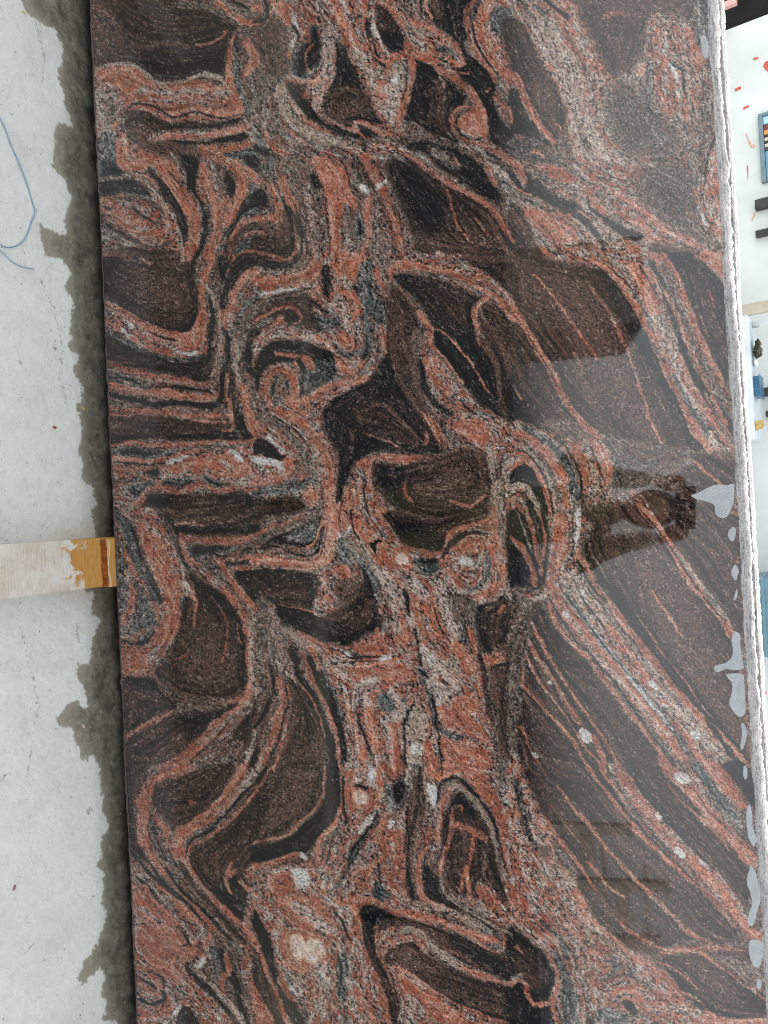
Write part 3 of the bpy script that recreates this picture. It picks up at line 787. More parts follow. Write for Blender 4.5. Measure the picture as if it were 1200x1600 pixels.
C 26 5: -10,1095 50,1080 85,1110 125,1210
K 8 3: -10,1125 40,1110 80,1150 95,1210
C 16 5: -10,1140 30,1135 60,1170 70,1210
P 22 6: -10,1180 30,1170 50,1210
@0,800
S p 12: 500,-20 680,-20 780,30 830,130 860,220 930,300 920,420 860,520 810,620 740,700 700,780 560,790 560,600 560,100
G p 12: 530,-20 600,30 640,120 680,260 740,380 720,420 680,340 640,280 600,190 570,100
P 20 8: 560,-10 600,20
K 22 8: 600,50 645,140 680,240 720,330 755,420
P 50 18: 655,60 690,140 760,260 820,340
P p 25: 650,60 740,120 800,260 840,400 830,560 760,620 720,560 790,440 720,300
G p 12: 555,160 600,200 600,420 575,500 560,500
P 34 6: 580,190 620,260 628,340 610,430 575,510
V 26 14: 590,290 620,320
G p 20: 640,330 700,420 730,520 680,560 600,560 640,480
M 16 8: 640,330 660,430 640,520
P 9 5: 570,590 640,572 690,545
K p 8: 570,590 640,605 690,590 720,560 680,620 600,618
P p 25: 570,620 660,640 700,700 680,770 590,780
M p 12: 720,-20 830,60 850,120 880,210 960,300 900,330 840,220 780,90
K 24 9: 780,20 830,90 850,200 880,260
P 56 12: 830,310 850,360 890,370
V 34 14: 862,335 878,375
G p 12: 850,400 910,410 910,480 860,490
P 14 6: 895,390 925,420 915,470 908,530
K p 20: 870,300 920,340 940,440 900,540 850,560 900,420
D p 9: 780,-20 1210,-20 1210,50 1000,70 860,55 790,20
K p 20: 880,60 1100,70 1210,60 1210,100 1000,110 860,100 830,80
P 10 5: 830,58 900,55 960,62
D p 14: 880,290 950,320 1050,390 1120,470 1150,560 1160,700 1150,830 1080,880 950,890 820,850 720,770 790,680 830,560 860,450
K p 50: 940,330 1050,400 1140,520 1160,680 1140,800 1100,600 1020,460
B p 80: 940,560 1060,520 1080,720 1000,800 900,760 860,680
P 7 4: 990,400 1050,480 1068,580 1045,700
P 5 4: 1110,530 1135,620
B 8 5: 900,480 980,500 1020,600 980,720
B 8 5: 850,620 900,640 880,720
P 12 8: 830,690 870,680
K 14 7: 740,760 800,790 860,800
P 24 20: 720,770 780,840 860,885 960,910 1060,895 1140,862
M 36 20: 730,790 820,860 960,900 1060,890
D p 12: 570,790 700,790 800,870 830,930 720,1000 580,1060
K p 20: 580,790 720,780 760,820 680,830
P 24 7: 580,1058 660,1010 740,970 815,930
D p 12: 590,1075 720,1000 830,940 1000,925 1130,880 1050,980 930,1080 830,1150 700,1190 600,1210
K p 40: 850,960 1000,930 1090,900 1020,990 900,1060
M 16 8: 1180,10 1080,40
P 34 6: 855,125 950,132 1080,135 1210,112
S 40 9: 860,130 880,210 940,280 1040,355
P 40 7: 1040,350 1110,430 1155,520 1170,650 1178,780 1150,880 1060,980
P 62 7: 1060,975 960,1070 860,1150 760,1210
C 16 8: 1080,960 1000,1040 930,1090
K 6 4: 1090,960 1010,1060 900,1160
P 26 6: 850,110 858,180 890,240
G p 8: 880,160 980,155 1120,158 1080,185 1000,205 930,235 905,225
K p 12: 900,170 980,160 1080,165 980,195 920,215
M p 12: 900,240 1000,205 1090,200 1020,230 1040,300 960,290
P 32 6: 1025,225 1070,300 1130,380 1200,460
P 20 5: 1020,225 1100,222 1210,200
K 16 5: 1060,240 1120,238 1210,222
P 12 5: 1085,262 1140,262 1210,250
K p 8: 1100,280 1210,270 1210,440 1150,370
K 16 6: 1140,180 1200,165
L 30 14: 1180,480 1185,700 1200,860
D p 12: 1200,860 1210,1210 1100,1210 1150,1080 1080,1060 1170,940
L 26 12: 1210,1000 1180,1100 1130,1210
@400,800
S p 20: 300,-20 640,-20 700,150 900,200 1000,60 1120,60 1180,300 1040,420 1030,600 1080,900 1120,1210 380,1210 340,820 280,640 560,600 590,400 440,100
M p 20: 880,400 1040,420 1040,640 960,640
M 40 12: -10,150 60,100 150,50 300,10
P 16 8: -10,110 100,60 250,10
K p 8: 20,160 120,100 220,60 310,10 300,110 260,170 200,160 100,150
G p 16: 130,110 240,60 290,40 280,110 230,140 160,130
K 9 3: -10,178 80,160 180,195 260,205 300,140 318,-10
P 17 5: 230,170 280,130 320,30 325,-10
P 58 6: -10,222 100,228 200,242 290,240 335,200 348,100 350,-10
K 4 3: -10,200 100,208 200,222 280,222 315,180 335,60
L 10 5: -10,260 150,262 260,275
G p 10: 360,160 420,150 440,280 400,260
K p 14: -10,268 140,268 260,290 290,340 260,450 290,480 400,480 520,280 470,220 430,160 480,190 560,290 582,400 592,590 540,560 430,622 320,606 200,555 100,500 92,440 60,420 -10,330
D p 50: -10,290 150,290 250,340 240,430 100,420 -10,360
B 8 6: 60,360 160,370 240,380
D p 60: 300,440 440,460 540,420 560,500 440,560 320,520
S p 25: 290,275 380,255 440,280 500,310 460,350 400,400 370,460 270,465 300,350
B p 40: 380,330 480,320 500,380 440,420 390,400
P p 16: 350,260 430,250 440,310 400,300
G p 12: 480,200 540,250 585,320 585,450 550,380 520,290
K 24 8: 460,200 520,290 540,400
P 7 4: 85,460 90,435 130,432 200,450 290,478
B 6 4: 495,440 470,500 470,550
C 46 14: 130,560 180,580 230,610 300,645
L 60 22: 70,470 100,600 120,700 180,780
M 50 20: 20,420 50,560 70,680 60,800
P p 8: 450,622 540,590 575,535 600,600 640,660 570,682 480,665
P 20 10: 200,560 300,620 400,632
G 14 6: 440,645 480,680
K 11 3: 330,640 420,660 450,684 560,682 620,690
K 5 3: 420,700 520,705 600,695
W 18 6: 425,655 440,662
W 26 8: 590,692 630,680
P p 16: 345,735 500,720 640,700 740,740 700,800 560,800 400,770
P 60 10: 380,-10 400,60
W p 20: 350,90 440,60 430,130 380,130
P p 10: 440,20 530,70 560,130 530,150 460,100
P p 8: 560,-10 610,-10 625,50 600,70 565,30
K 10 4: 445,-10 458,80 490,130
K 8 4: 505,-10 530,60
N p 3: 532,148 560,140 572,126 582,136 565,158 562,192 550,186
P 24 8: 580,150 600,200 650,260
P p 8: 630,190 680,170 720,200 735,260 700,270 650,250
F p 12: 655,205 690,190 715,225 700,250 665,245
D p 8: 620,-10 1110,-10 1070,50 960,70 920,110 880,185 780,170 700,160 650,90
K p 40: 640,20 780,60 880,120 860,180 760,165 700,140
B 8 5: 740,-10 830,30 900,20
P 28 6: 640,110 700,170 780,180 860,200 895,160 915,95 1000,65 1090,45
K 24 5: 870,215 920,140 990,98 1080,103
G p 8: 735,220 860,215 885,240 830,290 790,300 755,270
K p 12: 760,215 860,215 830,240 780,245
P 44 8: 1115,-10 1112,100 1108,200 1150,300 1120,370 1050,405
L 20 12: 1180,340 1130,400 1060,420
G 24 8: 1092,200 1085,290 1050,350 990,372
S p 14: 900,140 1060,110 1080,200 1060,320 980,370 900,360 850,300
P p 16: 910,150 1050,130 1020,190 930,200
P 30 14: 900,280 960,340
W 40 10: 970,228 1000,232
G 26 10: 400,130 470,210 530,280 570,330
C 40 14: 420,120 500,210 590,300 640,380
V 40 18: 560,270 640,350 710,440 740,540
P 26 7: 700,270 780,330 830,420 860,510 900,600 960,690
P 20 8: 580,380 590,470
P 18 10: 670,330 640,300
K 9 4: 690,290 780,340 830,430 860,530 910,610
K 20 8: 700,370 720,480
K 10 5: 745,540 760,640 770,720
G p 12: 740,730 790,740 820,820 840,960 850,1040 830,1010 810,880 770,780
K 14 6: 760,740 805,790 830,860 845,1000 870,1060
K 12 6: 860,1060 870,1210
V 40 20: 740,320 800,400
P 36 12: 740,420 765,520
P 36 12: 810,420 830,520
P 22 7: 1000,540 1040,700 1050,820
G 30 10: 950,520 970,600
P p 25: 660,520 720,560 700,640 640,600
K p 10: 1035,430 1130,412 1210,340 1210,560 1170,650 1080,662 1045,600
D p 30: 1080,460 1210,430 1200,600 1100,640
P 20 8: 1140,470 1165,440
D 26 8: 1050,640 1062,750 1090,900 1110,1000
B p 20: 1090,670 1210,640 1210,900 1130,960 1100,800
P p 20: 1060,680 1140,650 1180,700 1090,720
K 16 8: 1110,720 1180,715
M p 20: 1110,960 1210,900 1210,1210 1130,1210
V p 25: 770,620 870,690 930,750 880,780 790,720
V 30 14: 900,780 950,830
C p 25: 880,690 950,700 960,760 900,740
P p 20: 920,560 1000,640 1020,760 960,720
P p 12: 845,880 960,860 1020,850 1070,1000 1085,1080 1000,1050 900,1010 860,960
G 26 8: 860,1020 920,1050 960,1060
L 26 10: 1020,950 1040,980
W 22 12: 860,900 870,860
P p 14: 870,1050 980,1080 1090,1130 1080,1210 900,1210
P p 16: 520,880 560,900 570,1000 600,1100 580,1150 530,1050
P 30 9: 430,900 470,1000 500,1120 510,1200
K 12 5: 470,920 510,1050 560,1190
G p 14: 570,860 650,860 650,930 590,930
V 34 14: 500,880 530,890
V 30 16: 380,740 420,760
K p 8: 680,890 700,880 690,960 715,920 740,900 720,980 700,1060 710,1210 690,1210 690,1050
L 50 20: 760,900 770,1000 800,1100
C 60 20: 740,960 750,1200
W 42 9: 740,1105 762,1108
P 34 12: 640,1000 650,1100 660,1200
P 40 12: 800,1080 830,1200
K 30 6: 165,635 200,750 270,880 320,1000 350,1100 365,1210
P 17 5: 215,655 260,780 330,920 370,1020 400,1210
K p 9: 235,680 290,680 340,760 370,880 410,1000 440,1210 400,1210 385,1060 330,900 280,790
G 20 8: 290,660 330,760 370,860 410,980
P 28 8: 265,640 295,730
P 8 4: 200,790 260,880 300,960 325,1060
K 18 7: 60,690 85,800 60,900 0,1010
P 44 7: 110,780 135,880 90,1030 20,1190
P 13 4: 150,810 162,890 135,1040 80,1210
K 10 4: 140,800 148,890 110,1050 50,1200
P 14 7: 50,690 60,780
D p 10: 150,780 200,800 250,880 310,1000 345,1150 345,1210 100,1210 140,1060 168,930
B p 40: 200,1100 330,1080 340,1210 180,1210
K p 10: 200,740 280,860 330,960 370,1100 340,1210 330,1100 290,970 240,880
B p 16: -10,1000 50,900 60,960 -10,1120
@800,800
D p 12: 120,420 190,540 330,680 450,830 560,980 660,1090 730,1210 -10,1210 -10,600 60,500
K p 8: -10,-10 160,-10 155,350 100,380 -10,340
P 22 5: 60,-10 100,100 122,200 135,290
B 10 5: 90,-10 130,120 140,260
P 28 5: -10,110 50,170 90,260 108,345
P 14 5: 125,-10 150,110 150,220
C 8 4: 20,-10 60,90 90,180
S p 14: 180,-10 340,-10 320,150 340,260 260,330 160,400 100,420 -10,440 -10,350 130,360 180,200
P p 18: 205,20 255,20 245,150 220,290 180,290 190,150
W 24 12: 305,-10 305,80 290,180
K 6 4: 262,20 268,120 262,200
G 14 8: 280,60 290,160 270,240
C 6 4: 360,50 365,150 400,240 455,320
B 6 4: 430,20 470,130
M p 24: -10,400 80,420 90,600 60,800 -10,1210
D p 14: 340,180 380,60 340,-10 1060,-10 1085,560 1030,620 1120,1180 1000,1060 800,860 620,640 480,440 390,300
B p 80: 560,200 760,260 900,500 1000,800 1040,1060 880,900 700,650
K p 30: 400,310 480,420 620,620 800,840 1010,1070 960,960 720,660 560,440
P p 4: 590,-10 640,-10 720,90 800,200 870,310 960,420 1045,560 1030,605 960,500 880,400 800,300 750,195 680,95
C 18 8: 770,180 830,270 900,350 960,440 1030,540
K 8 4: 600,-10 680,80 760,190 830,300 900,400 1000,520
G 16 8: 900,360 960,440
B 12 6: 850,-10 940,90 1035,225
B 10 6: 710,-10 830,150 960,330 1060,460
B 9 6: 540,-10 640,130 720,220
P 9 6: 640,350 730,480 800,590
B 9 6: 800,590 900,700 1020,860
P 8 4: 585,485 680,620 780,760 900,920
P 6 4: 900,920 980,1020 1060,1110
B 7 5: 540,430 620,540 700,680
B 8 6: 800,640 900,760 1000,900
S p 7: 190,300 300,190 340,280 400,370 470,460 540,540 620,650 700,760 800,880 900,990 1010,1080 1110,1190 1210,1300 860,1300 820,1190 720,1060 620,930 520,800 420,690 330,570 230,450 170,390
P 36 6: 310,180 340,270 400,370 470,450 540,540 620,640 700,750 800,870 900,980 1000,1070 1110,1190
P 26 7: 880,950 960,1040 1040,1110
K 20 5: 310,230 360,330 440,430 470,500 560,600 640,720 740,840 850,980 940,1080 1030,1210
K 15 6: 700,700 780,810 900,940 1060,1100 1110,1180
L 50 14: 290,280 350,360 420,440 450,510 520,590 600,690 700,800 800,930 900,1040 1000,1170
P 34 14: 450,540 520,620 590,710 640,800
W 26 9: 650,805 670,820
W 22 8: 710,905 722,912
W 34 9: 845,1035 865,1055
P 18 6: 495,640 512,630
P 30 12: 760,980 840,1090 900,1190
K 8 4: 270,280 330,400 400,490 440,560
K 8 4: 300,250 350,350 430,440
G 32 7: 220,340 280,430 360,530 440,640 520,740 600,840 700,950 780,1060 840,1190
W 16 10: 300,450 400,580 520,740 640,880 760,1030
K 9 4: 225,350 290,440 370,540 450,650 540,760
P 54 7: 190,360 240,460 330,560 420,680 520,800 620,920 720,1040 810,1160
L 20 12: 250,460 340,590 440,720 560,860 700,1030
P 20 10: 190,340 230,380
W 22 6: 250,482 260,490
W 12 5: 455,778 465,788
K 9 4: 175,400 240,520 340,640 440,750 540,880 620,1000 700,1100 760,1210
P 20 5: 160,390 210,530 300,630 400,740 490,860 580,980 660,1080 750,1210
K 12 5: 150,420 190,540 280,650
K 18 6: 110,510 170,640 240,740 330,860 420,970 520,1110
P 16 5: 95,520 140,620 200,720 270,820 330,920 420,1050 510,1200
K 18 6: 110,640 180,740 260,850 320,940 400,1050
P 26 5: 80,600 130,700 200,800 270,910 325,1010
C 12 6: 120,690 190,790 250,870
W p 6: 305,1025 340,1015 380,1040 385,1065 355,1080 325,1070
W 14 5: 172,800 182,805
P 32 7: 380,1050 410,1110 440,1210
P 12 4: 70,680 110,760 180,860 250,960 310,1060 420,1200
P 13 5: 48,730 60,820 130,900 220,1000 300,1100 360,1210
K 9 4: 70,720 120,800 200,900 290,1030
P 12 5: 40,1010 80,1090 150,1210
B 8 5: 100,1020 150,1090
W 22 6: 105,1130 118,1140
K 10 6: 190,690 260,715 340,710
K 26 8: 920,980 980,1070 1050,1170
@0,1200
D p 12: 590,-20 700,-10 665,80 640,200 645,330 700,450 640,410 600,350
S p 14: 600,440 720,520 820,600 900,680 970,800 960,900 900,950 1010,1090 1110,1210 620,1210 620,700
P 52 6: 900,-5 800,30 720,48 688,120 672,220 680,330 720,420 790,510
L 12 6: 700,280 720,380 770,460
K 5 3: 700,200 700,300 730,400
M 26 7: 790,510 880,610 990,720 1080,840 1130,980 1200,1180
P 22 7: 800,520 900,630 1000,740 1080,850
D p 10: 720,60 900,8 1110,-10 1000,190 880,260 820,310 790,260 740,210 712,150
B 14 8: 800,205 830,190 870,195
P 16 6: 895,160 915,158
P 14 5: 725,195 725,240 760,255 790,300
P 24 5: 735,245 770,275 785,350 830,430
K 7 4: 720,270 735,340 780,430
K 8 4: 790,380 830,460
L 50 6: 1210,-10 1130,80 1050,180 950,240 870,300
P 56 7: 1150,-10 1110,60 1030,180 940,250 860,300 832,370 870,450
P 26 6: 870,450 950,560 1040,650 1120,730 1175,790 1210,860
L 10 5: 980,195 1050,170 1110,100
K 15 4: 1210,60 1120,145 1060,220 980,290 900,342 878,400 905,480
P 15 4: 1210,105 1130,190 1060,260 960,340 892,370 882,430 910,500
D p 8: 1210,115 1090,250 960,350 905,380 892,440 960,550 1080,680 1210,770
K p 50: 1000,580 1090,520 1160,650 1210,700 1210,770 1080,680
P 18 5: 1095,430 1070,490 1062,530 1085,580
P 30 6: 1085,500 1100,485
P 18 6: 1130,530 1170,570 1210,600
S p 10: 1150,470 1210,440 1210,560 1160,530
C 14 6: 860,420 900,500 1000,620
K 13 5: 780,470 850,570 930,640 1020,730 1090,810
D 22 8: 840,430 900,540 990,640 1080,740 1150,820
K 12 5: 700,440 760,530 840,600 930,690 1040,800
P 18 8: 680,440 760,560 860,660 950,740
K 20 7: 620,400 700,490 790,570 850,610
K 14 6: 640,510 700,560 760,640
K 12 6: 840,740 890,820 860,830
P p 25: 630,560 740,620 820,720 860,800 930,840 900,900 820,880 700,760 640,680
P p 25: 650,740 760,800 860,900 860,1000 740,960 660,860
L 16 8: 640,640 720,700 800,770
W 22 10: 920,940 950,900
G p 10: 980,840 1040,860 1060,960 1020,940
K p 10: 1020,850 1090,860 1180,970 1210,1120 1210,1210 1140,1190 1100,1060 1050,960
D p 14: 940,930 1010,1020 1110,1130 1180,1210 1120,1210 1030,1100 950,1000
K 30 8: 880,920 940,1010 1020,1080 1090,1160
L 26 8: 900,930 1000,1030 1080,1110 1150,1200
P 24 6: 1060,870 1075,950 1045,980 1040,1040
M 20 8: 1000,760 1070,860 1120,960
P 20 10: 960,700 990,760 960,830
K 16 4: 640,965 700,1010 760,1050 772,1085 720,1110 650,1085
K 10 5: 700,950 760,980 770,1040
P 20 5: 640,1000 700,1050 745,1070 745,1020 690,960
P 30 10: 660,1150 760,1160 800,1120
K p 8: 840,1130 890,1130 930,1210 840,1210
W 22 10: 820,1150 840,1120
@400,1200
S p 20: 400,-20 700,-20 720,300 690,560 800,640 700,1210 -10,1210 -10,480 250,470 400,300
D p 10: 60,-20 330,-20 312,120 280,192 180,262 110,320 -10,352 -10,70
B p 60: 100,20 280,20 250,180 120,260 20,280 60,120
P 14 5: 75,-10 30,70 -10,95
P 11 4: 325,-10 310,120 270,200 200,260 140,320 60,332 -10,355
K p 8: 335,-20 405,-20 395,180 340,280 290,350 230,400 100,430 -10,440 -10,372 130,335 220,265 305,180
P 16 6: 400,-10 405,150 390,230
P 24 6: 390,220 360,280 320,320 290,370 290,440 250,450 200,405 100,440 -10,470
P 30 9: 260,440 290,440
W 24 7: 212,405 230,420
P 14 6: 390,310 340,380 325,490
K 10 5: 360,340 330,450
N 14 3: 408,40 412,180 428,262
K 10 5: 385,300 400,330
P p 12: 420,30 470,10 460,100 470,180 440,230 425,150
P p 14: 460,100 550,90 550,180 510,210 460,180
F p 14: 460,115 500,105 535,130 525,165 480,170
W p 20: 530,-10 560,10 550,60 520,50
K 18 5: 470,85 520,95
P 22 10: 570,0 590,80 570,150
G p 8: 600,60 640,80 700,40 712,120 665,200 620,180 605,120
K p 14: 640,80 700,60 700,120 660,170
P p 10: 605,-10 690,-10 680,30 650,55 620,30
G p 10: 570,200 590,200 540,310 490,370 460,440 420,500 400,560 370,560 430,450 450,380 520,280
K 16 7: 570,210 510,310 460,370 430,440
W 26 9: 540,230 500,280 490,300
W 20 8: 640,255 632,275
P p 14: 630,290 690,290 700,400 680,460 640,440 625,380
L 14 6: 640,350 650,420
P 24 9: 540,300 560,340
P 30 12: 600,220 580,300 620,420
P 14 5: 445,540 455,490 540,480 555,430
P 12 6: 450,500 500,540 540,500
K 10 5: 575,460 585,540
G p 8: 560,530 600,560 640,600 600,620 540,600
P 18 8: 600,450 640,540 690,600
P 16 5: 700,620 690,520 715,400
D p 12: 720,40 790,-20 790,200 730,400 740,560 800,640 760,640 710,590 700,400 700,250
B 12 6: 760,40 735,200 725,400
K 16 5: 770,0 765,150 720,330 710,500 740,610
K 8 4: 735,60 710,200 690,400
M 26 8: 745,-10 720,100 690,190
P 24 5: 820,285 795,370 768,450 768,560 800,620 900,665 1000,725
K p 10: 800,460 860,520 860,580 900,620 960,680 860,650 800,600 785,530
L 20 8: 790,-10 790,80 820,180
D p 8: 870,330 890,200 935,130 970,115 1010,180 1080,270 1120,380 1150,520 1210,640 1180,720 1060,620 900,580 860,480
K p 16: 900,190 960,120 1040,220 1000,230 940,190
K 16 5: 850,160 865,80 930,45 1000,90 1060,160 1120,260 1150,380 1185,520
C 24 5: 885,170 900,110 945,85 1000,130 1070,220 1115,310 1135,430
P 20 5: 850,360 862,250 880,150 920,100
P 22 8: 920,200 915,300 880,420 860,500
P 36 10: 940,265 1010,290 1075,330
P 20 7: 1020,310 1000,430 960,570
P 22 8: 990,500 1010,610
P 16 7: 920,190 960,180 970,220
P 14 7: 1080,340 1090,400
K 14 6: 1080,360 1110,480 1150,560
M p 20: 1060,380 1090,440 1060,520
B p 30: 850,400 900,460 880,540 840,480
P p 12: 800,-20 1000,-20 1080,40 1160,180 1200,330 1210,480 1170,460 1120,240 1050,130 960,30 880,50 860,70 810,40
S p 14: 1030,540 1090,550 1150,620 1210,720 1210,780 1060,660
P 40 20: 1060,570 1120,640
W p 16: 800,80 845,90 850,160 820,190
C 18 5: 870,520 890,600 980,670 1100,740 1200,780
L 26 10: 700,620 800,645 950,690 1050,760
K 9 5: 860,540 900,620 1010,690 1120,760
P 28 5: 410,632 460,620 540,622 600,652 680,682 800,702 900,735 1000,772 1080,800
P p 6: 1000,760 1080,775 1140,800 1130,825 1060,815 1000,790
P 11 4: 1165,780 1165,850 1120,862 1020,812
G 14 6: 1080,760 1150,790
P 20 5: 440,640 478,700 490,800 510,880 550,970 600,1080 625,1210
D p 7: 490,655 560,645 700,705 900,765 1020,815 1170,875 1210,900 1210,1010 1100,960 960,900 880,850 790,770 740,745 620,745 560,800 600,900 650,1000 690,1210 640,1210 590,1020 525,880 498,780
K p 30: 500,660 580,660 640,700 560,740 520,840 500,760
K p 30: 900,800 1060,850 1210,930 1210,990 1060,930
P 7 5: 860,830 960,880 1050,930
C 26 5: 575,820 600,790 660,770 725,755 780,790 830,850 900,890 960,930 1060,970 1140,1000 1210,1010
P 22 7: 950,925 1060,975 1200,1020
L p 8: 860,850 905,870 915,905 870,900
P 8 4: 575,870 620,825 720,790 800,862
D p 8: 620,860 720,812 800,880 900,930 1040,990 1210,1040 1210,1190 1000,1130 850,1060 740,975 650,930 590,910
B p 30: 640,880 720,830 800,910 760,960 690,930
P 7 4: 540,760 570,740 560,840 620,960 660,1080
K 10 5: 525,760 545,860 600,980
S p 7: 645,935 720,965 830,1045 950,1120 1100,1180 1180,1215 700,1215 690,1100 655,1000
P p 30: 650,940 760,1020 900,1110 1000,1210 900,1210 760,1120
P 12 5: 645,932 720,962 830,1040 950,1110 1100,1170 1200,1210
K 6 4: 860,1050 960,1105 1080,1150
L p 20: 690,1060 760,1080 800,1160 740,1210 700,1210
K p 8: -10,660 40,740 75,830 90,920 130,1010 190,1110 240,1210 190,1210 120,1110 50,950 -10,800
P 18 5: -10,780 20,870 60,970 110,1080 150,1210
D p 8: -10,830 50,980 110,1110 150,1210 90,1210 30,1090 -10,1020
P p 9: -10,1020 40,1090 90,1210 -10,1210
P p 16: 60,500 160,500 170,600 80,590
P p 16: 90,620 200,590 320,640 360,720 260,760 150,720
P p 16: 120,780 180,760 320,800 340,900 280,950 170,950 110,870
F p 12: 155,800 205,780 232,820 230,890 180,895
F p 16: 236,815 290,808 325,865 275,920 240,895
W p 20: 170,480 240,490 240,560 190,560
P 18 7: 290,690 360,720
P 24 10: 260,980 300,1050 370,1130
L 50 20: 250,960 320,1060 260,1180
P 30 10: 120,1000 180,1080
G 16 8: 150,980 180,1060
W 14 7: 170,1030 190,1060
K 12 5: 370,680 410,730 440,800
W 16 6: 390,680 400,670
G p 14: 380,880 430,880 440,1000 410,1100 380,1080
K 14 7: 380,860 400,960 390,1060
V 40 18: 440,1000 490,1060
P 26 8: 470,1040 520,1120 560,1200
L 30 14: 480,820 500,920 540,1010
G 18 8: 420,1130 440,1210
P 12 6: 380,860 370,950
@800,1200
S p 20: -20,-20 60,-20 130,180 180,260 190,420 300,520 380,640 500,780 620,880 700,960 780,1060 900,1150 1000,1230 280,1230 200,950 120,820 -20,760
D p 14: 60,-20 380,-20 560,260 700,420 900,600 1060,760 1000,830 850,800 700,840 560,790 440,690 330,520 230,370 150,220
D p 14: 340,460 440,620 560,780 640,840 560,850 440,780 360,650 300,540
P 18 5: 150,230 230,340 310,450 380,560 450,650 530,750 620,810 720,850
B 24 12: 130,-10 170,40 220,90
P 19 6: 215,85 310,210 400,320 490,430 580,530 670,610 760,710 850,780 960,840
L 8 6: 640,590 740,690 820,760
P 13 8: 350,440 400,490 450,560 520,600
B 30 14: 350,560 470,670 560,730 700,800
B 16 10: 560,640 660,720 740,790
P 22 5: 355,-10 440,110 530,220 620,320 740,440 860,540 960,640 1040,745
K 9 4: 395,20 480,130 560,230 660,340 760,440 880,550
P 12 5: 405,-10 500,120 600,250 700,360 800,470
B 14 7: 560,200 660,310 760,420
S p 6: 450,-15 530,-15 600,90 690,190 770,290 860,380 960,470 1000,520 1050,600 1110,700 1110,740 1060,720 960,620 860,530 780,440 700,340 620,230 540,130
P 40 9: 480,-10 560,110 650,220 740,330 840,430 920,510 980,580 1060,690
K 9 4: 620,120 700,220 790,310 900,430 960,480
W 18 7: 675,222 690,232
W 30 8: 780,385 800,410
W 14 8: 880,435 900,450
K p 8: 520,-15 570,-15 640,80 720,190 800,280 880,370 960,460 900,430 800,340 700,230 600,110
D p 9: 570,-15 720,-15 780,100 900,230 1000,350 1110,450 1100,650 1040,590 980,500 880,400 780,270 650,110
P 13 5: 740,80 800,160 900,250 950,300 1020,390
K 10 5: 720,20 800,120 900,220 1000,320
P 60 6: 700,-20 800,70 900,180 1000,290 1090,390 1150,450
K 4 3: 760,30 860,120 960,240 1080,360
W 40 9: 780,40 800,55
L 18 10: 850,60 930,160 1020,270
G p 8: 830,-20 890,-20 960,90 1040,200 1090,290 1040,260 960,160 890,70
K 9 5: 840,0 930,110 1020,220
P p 7: 890,-20 980,-20 1060,100 1130,220 1150,320 1110,260 1040,170 960,70
K p 7: 980,-20 1110,-20 1140,60 1140,200 1080,110
M p 10: 1070,190 1150,250 1150,450 1080,330
B p 24: 540,790 700,850 850,838 960,832 1060,840 1160,870 1160,900 1040,885 860,868 700,880 580,850
P 24 12: 700,862 850,850 960,840 1080,858
P p 14: 960,620 1060,700 1180,780 1170,840 1080,760
D p 10: 700,890 880,872 1000,930 1120,1040 1200,1100 1170,1190 1000,1170 880,1110 780,1020
B p 60: 840,910 980,960 1080,1080 1000,1110 900,1040
P 14 5: 880,862 980,930 1080,1010 1190,1090
W 10 5: 1120,1040 1140,1060
P 13 8: 690,910 800,970 880,1040
B 20 9: 900,980 1000,1060 1100,1110
K p 10: 720,930 800,1000 880,1070 980,1130 1100,1170 1000,1180 880,1130 790,1050
P 17 9: 770,1030 850,1080 900,1110
P p 16: 900,1130 1010,1170 1180,1180 1190,1230 960,1230
K p 14: -20,760 60,790 140,860 190,950 200,1010 170,1090 200,1230 -20,1230
D p 30: 20,800 120,900 160,1000 90,1030 20,940
P 16 7: 20,840 50,870
P 22 6: -20,1010 50,1000 80,1060 110,1105 180,1100
C 28 9: 10,985 40,975
G p 14: 190,880 240,900 280,1000 310,1100 310,1230 240,1230 230,1080
P 16 8: 190,900 220,1000 190,1100 210,1200
P p 12: -10,580 30,590 80,640 90,680 40,670 -10,640
P 14 6: 140,770 190,785
P 30 8: 470,1060 540,1040 590,1070
P 30 7: 580,1060 590,1110 640,1130
K p 6: 510,1090 560,1095 590,1140 560,1150
P 9 5: 440,1000 500,985 550,1000
G 20 8: 450,900 490,940 440,990
G p 16: 400,1130 520,1140 560,1200 420,1200
K 26 9: 20,80 45,190
G 20 8: 20,60 60,200
K 26 9: 60,230 90,330
P 14 7: 180,300 190,400
B p 20: 100,350 180,380 160,430
P 40 16: 300,590 340,640
P 26 12: 380,720 500,830 600,900 720,980 800,1080
L 30 14: 340,720 480,840 560,960
K 10 6: 200,780 280,860 300,940
G 24 10: 140,720 240,820 260,900
@0,0
B 34 12: 1050,1200 1100,1110 1200,1060 1290,1090 1330,1060 1320,970
P 13 5: 1060,1290 1090,1215 1160,1175 1260,1190 1350,1212 1392,1150 1375,1050
K 12 5: 1040,1330 1080,1240 1170,1200 1345,1240 1412,1180 1410,1050 1380,960
P 24 7: 1080,1120 1130,1050 1210,1020 1300,1030 1312,960 1275,900
K 14 6: 1060,1090 1130,1005 1200,965 1265,965
B 10 5: 1075,1180 1120,1130 1200,1105 1290,1130 1350,1110 1355,1020
K 8 4: 1070,1230 1110,1165 1190,1140 1300,1165 1372,1130 1370,1030
@600,0
B 14 9: 330,620 420,700 520,760 620,790
P 9 6: 930,330 940,420 935,480
@400,800
V 44 26: 620,330 650,450 660,560
V 50 28: 860,380 900,480 930,580
V 46 26: 470,900 480,830 560,790
V 44 24: 640,840 700,930 640,960
V 50 26: 820,800 900,880
N 14 2: 545,148 560,170 558,186
N 10 2: 558,142 578,134
@400,1200
V 50 26: 180,640 260,700 330,760
V 46 24: 300,940 340,1020
'''
